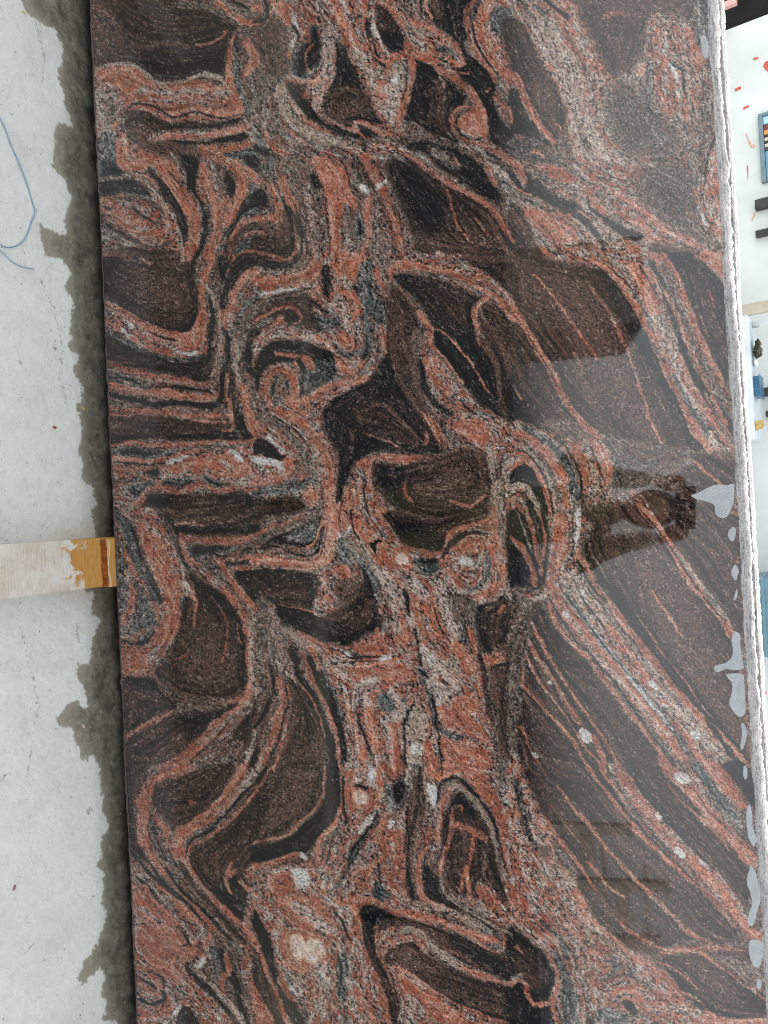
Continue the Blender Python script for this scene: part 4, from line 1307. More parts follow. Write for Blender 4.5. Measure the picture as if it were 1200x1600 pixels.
# ======================= GROUND =======================
STAIN=[(30,-30),(34,0),(43,20),(67,37),(87,47),(98,73),(97,97),(90,110),(92,130),(100,147),(103,167),(115,200),(100,194),(88,191),(85,207),(83,233),(82,262),(100,280),(112,310),(103,330),(100,353),(104,368),(88,364),(60,350),(66,383),(71,400),(95,404),(112,427),(102,447),(115,477),(110,500),(110,533),(105,543),(123,553),(123,563),(113,577),(123,593),(130,610),(127,627),(117,630),(125,653),(128,683),(123,707),(130,727),(127,740),(133,757),(145,760),(147,780),(157,783),(143,797),(143,803),(148,820),(148,845),(140,900),(130,922),(148,927),(143,960),(157,967),(143,1003),(142,1023),(137,1037),(122,1037),(120,1053),(133,1080),(138,1105),(128,1105),(122,1093),(110,1097),(90,1120),(88,1133),(113,1137),(117,1160),(125,1170),(122,1187),(133,1188),(143,1180),(153,1193),(155,1200),(160,1233),(160,1267),(172,1290),(157,1317),(158,1343),(148,1355),(163,1363),(160,1387),(160,1413),(167,1430),(153,1473),(130,1503),(122,1533),(133,1537),(158,1511),(163,1527),(157,1553),(167,1567),(160,1595),(183,1594),(186,1640),(300,1640),(300,-30)]
def proj(P):
    d=P-CAM; z=d@CF; return 600+FP*(d@CR)/z, 800-FP*(d@CU)/z
def evenodd(X,Y,poly):
    ins=np.zeros(X.shape,bool)
    for (ax,ay),(bx,by) in zip(poly,poly[1:]+poly[:1]):
        if ay==by: continue
        ins^=((ay>Y)!=(by>Y))&(X<(bx-ax)*(Y-ay)/(by-ay)+ax)
    return ins
def ground():
    xs=np.concatenate([[-900,-200,-60,-20,-8,-4,-2.4],np.arange(-1.62,1.62,0.0030),[2.4,4,8,20,60,200,900]])
    ys=np.concatenate([[-900,-200,-60,-20,-8,-4,-2.6,-2.2,-1.4,-0.8,-0.5,-0.44],np.arange(-0.34,0.16,0.0030),[0.3,0.6,1.2,3,6,12,40,200,900]])
    nx,ny=len(xs),len(ys); Xg,Yg=np.meshgrid(xs,ys); P=np.stack([Xg.ravel(),Yg.ravel(),np.zeros(nx*ny)],1)
    px,py=proj(P); sh=Xg.shape; px=px.reshape(sh); py=py.reshape(sh)
    rng=np.random.default_rng(3); near=(np.abs(Xg)<1.9)&(Yg>-0.5)&(Yg<0.2)
    n1=fnoise(sh,6,rng,3); n2=fnoise(sh,2.0,rng,2); n3=fnoise(sh,16,rng,3)
    qx=px+0.7*n1+1.2*n2+0.3*n3; qy=py+0.7*fnoise(sh,6,rng,3)+1.2*fnoise(sh,1.7,rng,2)
    ins=(evenodd(qx,qy,STAIN)|(near&(Yg>0.03))).astype(float)
    # soft blurred version -> how deep into the damp area a point lies
    def blur(a,s):
        fy=np.fft.fftfreq(sh[0])[:,None];fx=np.fft.rfftfreq(sh[1])[None,:]
        return np.fft.irfft2(np.fft.rfft2(a)*np.exp(-2*(math.pi*s)**2*(fy*fy+fx*fx)),s=sh)
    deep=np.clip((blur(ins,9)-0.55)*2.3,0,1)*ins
    wet=np.clip(blur(ins,0.4),0,1)*near; wet[~near]=np.where((Yg[~near]>-0.02)&(Yg[~near]<0.6),1,0)
    wet[(Yg<-0.48)&(Yg>-2.7)]=1  # damp added to the unseen aisle floor, darkens what the slab mirrors
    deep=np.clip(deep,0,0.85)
    shade_band=np.clip((px-(xbot(py)-17)+2.0*n3)/13,0,1)**1.3*0.93*near*(Yg>-0.02)  # near-black shade painted on the floor under the slab's foot
    z=np.where(near,0.00015*n1+0.00025*n2+0.0005*n1*np.clip(deep,0,1)+0.0003*n3*np.clip(wet,0,1),0)
    P[:,2]=z.ravel()
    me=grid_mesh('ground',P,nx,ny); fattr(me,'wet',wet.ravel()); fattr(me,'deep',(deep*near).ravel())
    ck=np.zeros(sh)
    for pl,wd in (([(62,433),(70,455),(82,478),(86,490),(97,530),(96,560),(94,590),(104,628)],0.8),([(118,975),(122,985),(121,996),(126,1005)],1.3),([(0,1219),(8,1212),(15,1209)],1.2),([(40,1490),(45,1482),(52,1474)],1.0),([(139,1264),(137,1272),(141,1262)],1.6),([(12,845),(-10,838)],0.8),([(52,-10),(62,60),(70,95),(63,140)],0.7),([(30,970),(60,1100),(40,1220)],0.5),([(84,540),(88,546)],1.2),([(31,565),(33,570)],1.3)):
        d_=np.full(sh,99.0)
        for a_,b_ in zip(pl[:-1],pl[1:]): d_=np.minimum(d_,dist_seg(qx,qy,np.array(a_,float),np.array(b_,float)))
        ck=np.maximum(ck,np.clip(1.3-d_/wd,0,1)*min(1,0.45+0.3*wd))
    fattr(me,'crack',(ck*near).ravel()); fattr(me,'mud',shade_band.ravel())  # 'mud' holds the painted shade band, not mud
    m,n,b=mat_new('concrete',rough=0.8)
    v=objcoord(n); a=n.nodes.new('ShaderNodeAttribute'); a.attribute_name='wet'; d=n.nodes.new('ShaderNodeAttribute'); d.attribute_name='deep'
    big=noise(n,4,6,0.65,v); med=noise(n,34,8,0.72,v); fin=noise(n,260,5,0.75,v)
    base=ramp(n,big.outputs[0],[(0.30,(0.46,0.48,0.435)),(0.5,(0.58,0.605,0.555)),(0.72,(0.67,0.70,0.64))])
    c=mix(n,0.45,base.outputs[0],ramp(n,med.outputs[0],[(0.30,(0.36,0.375,0.355)),(0.46,(0.66,0.69,0.66)),(0.7,(0.80,0.83,0.80))]).outputs[0])
    c=mix(n,0.3,c,ramp(n,fin.outputs[0],[(0.32,(0.30,0.31,0.29)),(0.47,(0.68,0.71,0.68)),(0.72,(0.86,0.88,0.86))]).outputs[0])
    # warm tint patches and little pits
    c=mix(n,ramp(n,noise(n,9,3,0.5,v).outputs[0],[(0.5,(0,0,0)),(0.75,(0.35,0.35,0.35))]).outputs[0],c,(0.50,0.47,0.45))
    vor=N(n,'ShaderNodeTexVoronoi',Scale=95); n.links.new(v,vor.inputs['Vector'])
    pit=ramp(n,vor.outputs['Distance'],[(0.05,(1,1,1)),(0.13,(0,0,0))])
    sel=ramp(n,noise(n,30,2,0.5,v).outputs[0],[(0.47,(0,0,0)),(0.58,(1,1,1))])
    pm=mix(n,1.0,pit.outputs[0],sel.outputs[0],'MULTIPLY')
    c=mix(n,pm,c,(0.17,0.165,0.15))
    vo2=N(n,'ShaderNodeTexVoronoi',Scale=60); n.links.new(v,vo2.inputs['Vector'])
    fl=ramp(n,vo2.outputs['Distance'],[(0.04,(1,1,1)),(0.09,(0,0,0))])
    c=mix(n,mix(n,1.0,fl.outputs[0],ramp(n,noise(n,22,2,0.5,v).outputs[0],[(0.58,(0,0,0)),(0.64,(1,1,1))]).outputs[0],'MULTIPLY'),c,(0.8,0.8,0.78))
    # damp, dirty concrete
    wn=noise(n,60,7,0.7,v); wf=noise(n,300,4,0.7,v)
    wc=mix(n,0.45,ramp(n,wn.outputs[0],[(0.32,(0.13,0.13,0.095)),(0.5,(0.25,0.245,0.195)),(0.68,(0.38,0.37,0.31))]).outputs[0],ramp(n,wf.outputs[0],[(0.34,(0.045,0.045,0.03)),(0.5,(0.20,0.20,0.15)),(0.68,(0.44,0.43,0.35))]).outputs[0])
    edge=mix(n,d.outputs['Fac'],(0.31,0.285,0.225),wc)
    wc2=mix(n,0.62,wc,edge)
    mud=mix(n,1.0,d.outputs['Fac'],ramp(n,noise(n,26,6,0.65,v,0.5).outputs[0],[(0.38,(0.70,)*3),(0.62,(0.10,)*3)]).outputs[0],'MULTIPLY'); wc2=mix(n,mud,wc2,(0.022,0.021,0.016))  # blackens toward the slab foot: shade painted over the damp colour
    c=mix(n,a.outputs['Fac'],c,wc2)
    ca=n.nodes.new('ShaderNodeAttribute'); ca.attribute_name='crack'; c=mix(n,ca.outputs['Fac'],c,(0.20,0.195,0.17)); mu=n.nodes.new('ShaderNodeAttribute'); mu.attribute_name='mud'; c=mix(n,mu.outputs['Fac'],c,(0.014,0.013,0.010))  # 'mud' is the near-black shade painted under the slab's foot
    n.links.new(c,b.inputs['Base Color'])
    rr=ramp(n,a.outputs['Fac'],[(0,(0.85,)*3),(1,(0.55,)*3)]); n.links.new(rr.outputs[0],b.inputs['Roughness'])
    h=mix(n,0.5,med.outputs[0],fin.outputs[0]); bump(n,b,h,0.35,0.0025)
    o=link('ground',me,m,smooth=True); tag(o,'pale grey concrete yard floor with a damp strip and painted-in shade along the foot of the slab',None,None,'structure')
ground()

# ======================= THE POLISHED SLAB =======================
LEAN=R(12); H=1.4; ZB=0.11
UV=np.array([0,math.sin(LEAN),math.cos(LEAN)]); NV=np.array([0,-math.cos(LEAN),math.sin(LEAN)])
slab=empty('granite_slab',(0,0,ZB),'huge polished granite slab with swirling salmon, black and brown bands, leaning back on its long edge','stone slab','granite slabs racked one behind the other',rot=(-LEAN,0,0))
# local frame of a slab: x along, z up the slab, -y out of its face
def slab_uv(x,y):
    d=pray_arr(x,y); t=((np.array([0,0,ZB])-CAM)@NV)/(d@NV); P=CAM+d*t[...,None]
    return P[...,0],(P-np.array([0,0,ZB]))@UV
def pray_arr(x,y): return CF+CR*((x-600)/FP)[...,None]-CU*((y-800)/FP)[...,None]
def polished_face():
    col,X,Y=make_stone(STONE)
    U,V=slab_uv(X,Y)
    vb=V[:,:1]; vt=V[:,-1:]; V=(V-vb)/(vt-vb)*H
    ext=260                                    # the slab goes on past both sides of the picture
    rg=np.random.default_rng(21); nz=fnoise((U.shape[0],4),14,rg,3)[:,0]+0.3*rg.standard_normal(U.shape[0])
    V[:,-3:]+=(np.array([0.2,0.6,1.0])*0.0009)*nz[:,None]
    kk=(np.arange(1,ext+1)/ext)[:,None]; nx0=U.shape[1]; ii=np.arange(nx0)[None,:]
    ua=U[0].min()-0.62; ub=U[-1].max()+0.62
    Ua=(U[0]*(1-kk)+ua*kk)[::-1]; Ub=U[-1]*(1-kk)+ub*kk
    def spread(c,sgn):                         # the bands run on, stretched and sheared away from the part in view
        r=np.clip((kk*ext*2.1+25*np.sin(kk*5)).astype(int),0,c.shape[0]-1)+0*ii
        q_=ii+(sgn*150*kk**1.3*(1+0.5*np.sin(ii*0.011+sgn))).astype(int); q_=np.abs(q_); q_=np.where(q_>nx0-1,2*(nx0-1)-q_,q_)
        return c[r,q_]
    ca=spread(col,1)[::-1]; cb=spread(col[::-1],-1)
    va=V[1:ext+1][::-1]; vb_=V[-ext-1:-1][::-1]
    U=np.vstack([Ua,U,Ub]); V=np.vstack([va,V,vb_]); col=np.vstack([ca,col,cb])
    ny,nx=U.shape
    P=np.stack([U.ravel(),np.zeros(U.size),V.ravel()],1)
    me=grid_mesh('polished_face',P,nx,ny); fattr(me,'stone',s2l(col.reshape(-1,3)),'FLOAT_COLOR')
    m,n,b=mat_new('polished_granite',rough=0.05)
    a=n.nodes.new('ShaderNodeAttribute'); a.attribute_name='stone'; v=objcoord(n)
    vo=N(n,'ShaderNodeTexVoronoi',Scale=520,Randomness=1.0); n.links.new(v,vo.inputs['Vector'])
    g=ramp(n,vo.outputs['Color'],[(0.1,(0.72,0.72,0.72)),(0.5,(1.0,1.0,1.0)),(0.9,(1.30,1.28,1.26))])
    c=mix(n,1.0,a.outputs['Color'],g.outputs[0],'MULTIPLY'); c=mix(n,1.0,c,(0.56,0.575,0.585),'MULTIPLY')
    n.links.new(c,b.inputs['Base Color'])
    sm=noise(n,7,5,0.6,v); rr=ramp(n,sm.outputs[0],[(0.35,(0.018,)*3),(0.62,(0.035,)*3),(0.8,(0.10,)*3)]); n.links.new(rr.outputs[0],b.inputs['Roughness'])
    b.inputs['IOR'].default_value=1.46
    o=link('polished_face',me,m,slab,smooth=True)
    return ua,ub,m
u0,u1,M_face=polished_face()
UL,UR=u0,u1
M_sawn=simple_mat('sawn_granite',(0.13,0.12,0.115),(0.32,0.27,0.25),120,0.75,0.5,0.002)
def rough_mat():
    m,n,b=mat_new('rough_granite_edge',rough=0.9)
    v=objcoord(n,(8,150,150)); x=noise(n,2.2,8,0.7,v); v2=objcoord(n); y=noise(n,240,4,0.7,v2)
    c=ramp(n,x.outputs[0],[(0.37,(0.04,0.04,0.043)),(0.46,(0.15,0.15,0.155)),(0.54,(0.33,0.325,0.32)),(0.66,(0.24,0.17,0.155))])
    cc=mix(n,0.4,c.outputs[0],ramp(n,y.outputs[0],[(0.38,(0.06,0.06,0.065)),(0.5,(0.33,0.325,0.32)),(0.66,(0.50,0.475,0.455))]).outputs[0])
    n.links.new(cc,b.inputs['Base Color']); bump(n,b,mix(n,0.5,x.outputs[0],y.outputs[0]),0.9,0.004); return m
M_rough=rough_mat()
THK=0.030
def rough_edge(parent,seed,v0,rise,step=0.0022,thk=THK,dy=0.0,amp=1.0):
    """broken top of a slab: a band that climbs away from the face in chipped ledges"""
    rng=np.random.default_rng(seed); xs=np.arange(u0,u1,step); nx=len(xs)
    prof=[(0.0020,-0.010,0.0),(0.0010,-0.0030,0.0),(0.0012,0.0010,0.6),(0.004,rise*0.22,1),(0.008,rise*0.45,1),(0.012,rise*0.66,1),(0.017,rise*0.85,1),(0.022,rise*0.97,1),(thk-0.003,rise*0.98,0.8),(thk,rise*0.75,0.5),(thk,-0.03,0)]
    ny=len(prof); a=fnoise((ny*4,nx),3,rng,2)[::4][:ny]; c=fnoise((1,nx),20,rng,3); f=fnoise((1,nx),4,rng,3); e=rng.standard_normal((ny,nx))*0.25
    long_=fnoise((1,nx),90,rng,3)
    Y=np.zeros((ny,nx));Z=np.zeros((ny,nx))
    for k,(yy,zz,am) in enumerate(prof):
        led=np.roll(long_,k*37,1)
        Y[k]=yy+am*amp*(0.0013*a[k]+0.0009*e[k]+0.0010*led[0]*(0 if k<2 else 1))
        Z[k]=v0+zz+am*amp*(0.0010*a[k]+0.0007*e[k]+0.0009*c[0]*(0.6 if k<4 else 1)+0.0005*f[0]+0.0010*long_[0])
    Y=np.maximum(Y,0.0006)+dy
    X=np.repeat(xs[None,:],ny,0)+0*Y
    me=grid_mesh('rough_top_edge',np.stack([X.ravel(),Y.ravel(),Z.ravel()],1),nx,ny)
    o=link('rough_top_edge',me,M_rough,parent); return o
rough_edge(slab,11,H,0.0205)
def slab_body(parent,v1,dy=0.0012,mat=None):
    bm=bmesh.new(); box_bm(u0,u1,dy,THK-0.0004,0.0,v1,0.0,1,bm); return bm_obj('stone_body',bm,mat or M_sawn,parent)
slab_body(slab,H-0.004)
# thin saw-cut arris along the foot of the face
def arris():
    rng=np.random.default_rng(5); xs=np.arange(u0,u1,0.003); nx=len(xs); c=fnoise((1,nx),6,rng,3)[0]; c2=fnoise((1,nx),60,rng,2)[0]
    rows=[(-0.0006,0.0028+0.0006*c),(-0.0014,0.0010+0.0004*c),(-0.0006,-0.0012+0.0009*c+0.0006*c2),(0.0012,-0.0024+0.0009*c+0.0006*c2),(0.0300,-0.0022+0*c)]
    P=np.stack([np.stack([xs,np.full(nx,y),z],1) for y,z in rows]).reshape(-1,3)
    me=grid_mesh('sawn_bottom_edge',P,nx,len(rows)); link('sawn_bottom_edge',me,simple_mat('sawn_arris',(0.035,0.03,0.028),(0.09,0.065,0.06),260,0.6,0.3,0.001),slab)
arris()
# dull unpolished hollows near the top edge (traced where the sky no longer mirrors)
PATCH=[[(1080,775),(1095,768),(1110,760),(1122,757),(1136,758),(1147,756),(1147,770),(1146,785),(1141,799),(1136,807),(1126,809),(1118,803),(1116,790),(1104,784),(1090,780)],
[(1146,823),(1150,828),(1149,838),(1145,846),(1139,842),(1137,832),(1141,826)],
[(1148,883),(1154,890),(1153,898),(1150,907),(1145,903),(1142,893)],
[(1151,920),(1153,928),(1149,938),(1146,935),(1149,926)],
[(1147,987),(1156,992),(1157,1005),(1158,1020),(1161,1036),(1162,1044),(1150,1047),(1134,1046),(1120,1050),(1115,1044),(1120,1039),(1134,1036),(1143,1027),(1145,1014),(1143,1000)],
[(1134,1054),(1148,1052),(1161,1054),(1163,1068),(1164,1085),(1165,1104),(1163,1116),(1156,1120),(1146,1113),(1139,1098),(1143,1082),(1143,1066)],
[(1158,1130),(1163,1131),(1167,1142),(1166,1155),(1162,1168),(1158,1172),(1157,1160),(1159,1145)],
[(1172,1353),(1178,1358),(1183,1372),(1187,1390),(1188,1408),(1184,1420),(1180,1437),(1175,1447),(1168,1442),(1170,1428),(1175,1412),(1172,1395),(1167,1378)],
[(1171,1470),(1182,1468),(1191,1474),(1192,1490),(1188,1508),(1180,1511),(1173,1500),(1170,1486)],
[(1183,1530),(1188,1531),(1190,1540),(1186,1546),(1182,1540)],
[(1170,1256),(1175,1268),(1176,1290),(1182,1310),(1178,1322),(1172,1315),(1168,1300),(1166,1275)],
[(1098,58),(1104,62),(1107,78),(1105,90),(1099,90),(1096,80),(1097,68)],
[(1162,1196),(1167,1200),(1168,1212),(1164,1218),(1161,1208)]]
def patches():
    m,n,b=mat_new('dull_unpolished_stone',rough=0.55); v=objcoord(n); x=noise(n,45,7,0.7,v); y=noise(n,420,4,0.8,v)
    c=mix(n,0.55,ramp(n,x.outputs[0],[(0.35,(0.17,0.195,0.215)),(0.65,(0.32,0.34,0.355))]).outputs[0],ramp(n,y.outputs[0],[(0.3,(0.16,0.19,0.22)),(0.7,(0.46,0.47,0.48))]).outputs[0])
    n.links.new(c,b.inputs['Base Color'])
    rng=random.Random(4)
    for pl in PATCH:
        p=smooth_pts(pl,True,4); p=p+np.array([[rng.uniform(-.5,.5),rng.uniform(-.5,.5)] for _ in p])
        U,V=slab_uv(p[:,0],p[:,1]); bm=bmesh.new()
        lo=[bm.verts.new((a,-0.0001,c_)) for a,c_ in zip(U,V)]; 
        cu,cv=U.mean(),V.mean()
        hi=[bm.verts.new((cu+(a-cu)*0.96,-0.0009,cv+(c_-cv)*0.96)) for a,c_ in zip(U,V)]
        f=bm.faces.new(hi); k=len(lo)
        for i in range(k): bm.faces.new([lo[i],lo[(i+1)%k],hi[(i+1)%k],hi[i]])
        bmesh.ops.recalc_face_normals(bm,faces=bm.faces); bm.normal_update()
        if f.normal.y>0: bmesh.ops.reverse_faces(bm,faces=bm.faces)
        bmesh.ops.triangulate(bm,faces=[f])
        o=bm_obj('dull_patch',bm,m,slab)
patches()
# ---- further slabs in the same rack ----
def back_slab(i,depth,top,label):
    off=np.array([0,0,ZB])-NV*0
    y=depth/math.cos(LEAN)
    s=empty('granite_slab',(0,y,ZB),label,'stone slab','granite slabs racked one behind the other',rot=(-LEAN,0,0))
    bm=bmesh.new(); box_bm(u0-0.05*i,u1+0.04*i,0,THK-0.0004,0.0,top-0.006,0.0,1,bm)
    bm_obj('stone_body',bm,M_rough if i==1 else M_sawn,s)
    rough_edge(s,30+i,top-0.004,0.010,0.004 if i>1 else 0.0018,amp=0.55)
    return s
back_slab(1,0.0335,H+0.0195,'second granite slab, right behind the polished one, only its chalky broken top edge showing')
back_slab(2,0.068,H+0.010,'granite slab third from the front of the rack, its rough top edge just hidden behind the second')
for i in range(3,7): back_slab(i,0.0345*i,H-0.01*i,['','','','fourth','fifth','sixth','seventh'][i]+' granite slab from the front, hidden at the back of the rack')

bm=bmesh.new(); box_bm(u0-0.1,u1+0.1,-0.05,0.05,0,0.115,0.006,2,bm); o=bm_obj('light_block_timber',bm,simple_mat('light_block_grey_timber',(0.06,0.05,0.04),(0.12,0.10,0.08),30,0.9)); o.location=(0,0.16,0.001)  # added out of view to block sun leaking in under the slabs
tag(o,'long low timber added under the rack to stop sun and skylight behind the polished slab','timber')
# ======================= TIMBER UNDER THE SLAB =======================
def wood_mat(dust):
    m,n,b=mat_new('dusty_wood' if dust else 'oiled_wood',rough=0.6); v=objcoord(n); vs=objcoord(n,(8,90,30)); g=noise(n,4,6,0.65,vs,0.4)
    woodc=ramp(n,g.outputs[0],[(0.3,(0.36,0.175,0.038)),(0.5,(0.44,0.225,0.052)),(0.7,(0.50,0.28,0.075))]).outputs[0]
    if dust:
        t=n.nodes.new('ShaderNodeSeparateXYZ'); n.links.new(objcoord(n),t.inputs[0])
        # damp orange wood near the slab, dry and plaster-dusty further out
        nz=noise(n,28,5,0.55,v,0.6)
        m1=N(n,'ShaderNodeMath',operation='MULTIPLY_ADD'); n.links.new(nz.outputs[0],m1.inputs[0]); m1.inputs[1].default_value=-0.20; m1.inputs[2].default_value=0.10
        m2=N(n,'ShaderNodeMath',operation='ADD'); n.links.new(t.outputs['Y'],m2.inputs[0]); n.links.new(m1.outputs[0],m2.inputs[1])
        mr=N(n,'ShaderNodeMapRange'); n.links.new(m2.outputs[0],mr.inputs[0]); mr.inputs[1].default_value=-0.101; mr.inputs[2].default_value=-0.085
        dry=ramp(n,g.outputs[0],[(0.3,(0.40,0.345,0.27)),(0.55,(0.52,0.465,0.385)),(0.75,(0.62,0.58,0.50))]).outputs[0]
        pl=noise(n,16,8,0.68,v,0.3); dry=mix(n,ramp(n,pl.outputs[0],[(0.42,(0,0,0)),(0.62,(0.6,0.6,0.6))]).outputs[0],dry,(0.67,0.68,0.645))
        sc_=noise(n,4,3,0.6,objcoord(n,(12,220,30))); dry=mix(n,ramp(n,sc_.outputs[0],[(0.56,(0,0,0)),(0.66,(0.7,0.7,0.7))]).outputs[0],dry,(0.70,0.68,0.64))
        fn=noise(n,50,4,0.7,v); woodc=mix(n,ramp(n,fn.outputs[0],[(0.55,(0,0,0)),(0.8,(0.3,0.3,0.3))]).outputs[0],woodc,(0.50,0.42,0.30))
        c=mix(n,mr.outputs[0],dry,woodc)
    else: c=woodc
    n.links.new(c,b.inputs['Base Color']); bump(n,b,g.outputs[0],0.35,0.0015); return m
def rot_box(name,x0,x1,y0,y1,z0,z1,bev,mat,parent=None,sub=0):
    bm=box_bm(x0,x1,y0,y1,z0,z1,bev); return bm_obj(name,bm,mat,parent)
beam=rot_box('wooden_beam',-0.0605,0.0605,-0.62,0.10,0.0,0.085,0.002,wood_mat(True)); beam.location=(0.060,0,0.0005); beam.rotation_euler=(0,0,0.012)
tag(beam,'pale plaster-dusted timber beam lying on the concrete at right angles to the slab and running under it','beam')
strip=empty('wooden_strip',(0.062,0,0.0856),'short orange varnished batten with brown glued side between the beam and the slab','batten',rot=(0,0,0.012))
o=rot_box('batten',-0.0595,0.0600,-0.0215,0.095,0.0008,0.0236,0.0012,wood_mat(False),strip)
m,n,b=mat_new('brown_varnish',(0.20,0.055,0.008),0.45); v=objcoord(n,(60,10,10)); x=noise(n,2,4,0.6,v); r=ramp(n,x.outputs[0],[(0.3,(0.14,0.035,0.006)),(0.6,(0.26,0.075,0.012)),(0.8,(0.32,0.12,0.03))]); n.links.new(r.outputs[0],b.inputs['Base Color'])
bm=bmesh.new(); rr=random.Random(9); k=16; top=[];bot=[]
for i in range(k+1):
    xx=-0.058+0.116*i/k; top.append((xx,-0.0226,0.0205+rr.uniform(-.0015,.0015)-(0.004 if i==0 else 0))); bot.append((xx,-0.0232-rr.uniform(0,.003),0.0004))
tv=[bm.verts.new(p) for p in top]; bv=[bm.verts.new(p) for p in bot]; tb=[bm.verts.new((p[0],-0.0205,p[2])) for p in top]
for i in range(k): bm.faces.new([bv[i],bv[i+1],tv[i+1],tv[i]]); bm.faces.new([tv[i],tv[i+1],tb[i+1],tb[i]])
bm_obj('glue_band',bm,m,strip)
# pale worn arris on the batten
m_w=simple_mat('worn_wood',(0.46,0.36,0.25),(0.62,0.52,0.38),60,0.7)
bm=bmesh.new(); top=[];bot=[]
for i in range(k+1):
    xx=-0.0585+0.118*i/k; wv=0.0035+0.003*math.sin(i*0.5)+rr.uniform(-.0008,.0008)
    top.append(bm.verts.new((xx,-0.0215+wv,0.0242))); bot.append(bm.verts.new((xx,-0.0222,0.0228)))
for i in range(k): bm.faces.new([bot[i],bot[i+1],top[i+1],top[i]])
bm_obj('worn_corner',bm,m_w,strip)
# second beam further along would be out of the picture on both sides
for sx,lab in ((-1.62,'timber beam under the far left end of the slab'),(1.72,'timber beam under the far right end of the slab')):
    c=beam.copy(); COL.objects.link(c); c.location=(sx,0.0,0.0005); c['label']=lab

# ======================= SMALL THINGS ON THE FLOOR =======================
def thread(pts,rad,name,label,mat,cat):
    p=smooth_pts(pts,False,5); ring=6; bm=bmesh.new(); prev=None
    W=[Vector(on_z(a,b_,0.0022)) for a,b_ in p]
    for i,q in enumerate(W):
        t=(W[min(i+1,len(W)-1)]-W[max(i-1,0)]).normalized(); s=Vector((0,0,1)).cross(t).normalized(); u=t.cross(s)
        lift=0.0012*math.sin(i*0.35)+0.0012
        cur=[bm.verts.new(q+Vector((0,0,lift))+s*math.cos(2*math.pi*k/ring)*rad+u*math.sin(2*math.pi*k/ring)*rad) for k in range(ring)]
        if prev:
            for k in range(ring): bm.faces.new([prev[k],prev[(k+1)%ring],cur[(k+1)%ring],cur[k]])
        prev=cur
    return tag(bm_obj(name,bm,mat,None,True),label,cat)
M_thread,_,tb_=mat_new('blue_plastic',(0.22,0.34,0.47),0.35)
thread([(-8,180),(0,187),(8,202),(18,228),(28,253),(38,278),(46,300),(51,318),(54,332),(50,343),(46,355),(40,370),(33,379),(22,385),(8,386),(-8,378)],0.0014,'plastic_thread','long blue plastic thread curling in a hook across the pale concrete','thread' and M_thread,'thread')
thread([(-10,384),(4,396),(16,407),(30,415),(42,419),(53,421)],0.0012,'plastic_thread','short straight end of blue thread just below the curled one on the concrete',M_thread,'thread')
def chip(px,py,s,c,label,name='stone_chip',seed=0):
    rr=random.Random(seed); bm=bmesh.new(); bmesh.ops.create_icosphere(bm,subdivisions=2,radius=1)
    for v in bm.verts: v.co=Vector((v.co.x*s*(1+rr.uniform(-.25,.25)),v.co.y*s*0.6*(1+rr.uniform(-.25,.25)),v.co.z*s*0.3))
    o=bm_obj(name,bm,simple_mat('chip_%d'%seed,c,tuple(min(1,a*1.6) for a in c),200,0.8)); P=on_z(px,py,0); o.location=(P[0],P[1],s*0.25); o.rotation_euler=(0,0,rr.uniform(0,3))
    return tag(o,label,'stone chip')
chip(85,668,0.0058,(0.22,0.055,0.045),'dark red chip of stone lying on the concrete near the damp edge',seed=1)
chip(22,1387,0.0060,(0.20,0.13,0.12),'brownish pebble on the concrete in the lower part of the floor',seed=2)
chip(130,638,0.0052,(0.42,0.33,0.10),'mustard yellow crumb stuck at the edge of the damp strip',seed=3)
chip(37,20,0.0045,(0.45,0.34,0.12),'ochre crumb at the very end of the damp strip',seed=4)
chip(130,1134,0.0058,(0.36,0.30,0.25),'pale pointed flake lying in the widest damp blotch',seed=5)
chip(86,545,0.0048,(0.28,0.22,0.20),'small brown sliver on the concrete above the red chip',seed=6)
# fine crumbs
bm=bmesh.new(); rr=random.Random(77)
for i in range(420):
    x=rr.uniform(-1.45,1.35); y=rr.uniform(-0.30,0.06); s=rr.choice([0.0006,0.0008,0.001,0.0016,0.0022])
    mm=Matrix.Translation((x,y,s*0.4))@Matrix.Rotation(rr.uniform(0,6),4,'Z')@Matrix.Diagonal((s,s*rr.uniform(.5,1),s*0.6,1)); bmesh.ops.create_icosphere(bm,subdivisions=1,radius=1,matrix=mm)
tag(bm_obj('stone_grit',bm,simple_mat('grit',(0.12,0.10,0.08),(0.6,0.58,0.54),300,0.9)),'fine loose stone grit scattered over the concrete','grit',None,'stuff')

# ======================= FAR SIDE OF THE YARD =======================
YW=7.0
M_wall=simple_mat('whitewashed_wall',(0.58,0.61,0.59),(0.66,0.69,0.67),2.2,0.8,0.1,0.002)
wl=on_y(1160,37,YW)[0]
wall=empty('whitewashed_wall',(0,YW,0),'long whitewashed yard wall with red paint dabs, closing the yard behind the slabs','wall')
rot_box('wall_panel',wl,9.0,0.0,0.22,0.0,2.6,0.01,M_wall,wall)
M_red=simple_mat('red_paint',(0.45,0.06,0.035),(0.62,0.12,0.07),40,0.5); M_pink=simple_mat('faded_red_paint',(0.58,0.30,0.26),(0.70,0.45,0.40),40,0.6)
def dab(pts,mat,t=0.006):
    q=[on_y(a,b_,YW-0.001) for a,b_ in pts]; bm=bmesh.new()
    fr=[bm.verts.new((p[0],-0.001-t,p[2])) for p in q]; bk=[bm.verts.new((p[0],-0.001,p[2])) for p in q]; f=bm.faces.new(fr); kk=len(q)
    for i in range(kk): bm.faces.new([fr[i],fr[(i+1)%kk],bk[(i+1)%kk],bk[i]])
    bmesh.ops.recalc_face_normals(bm,faces=bm.faces); bm_obj('paint_dab',bm,mat,wall)
dab([(1192,103),(1196,97),(1202,94),(1208,98),(1208,110),(1202,113),(1197,110)],M_red)
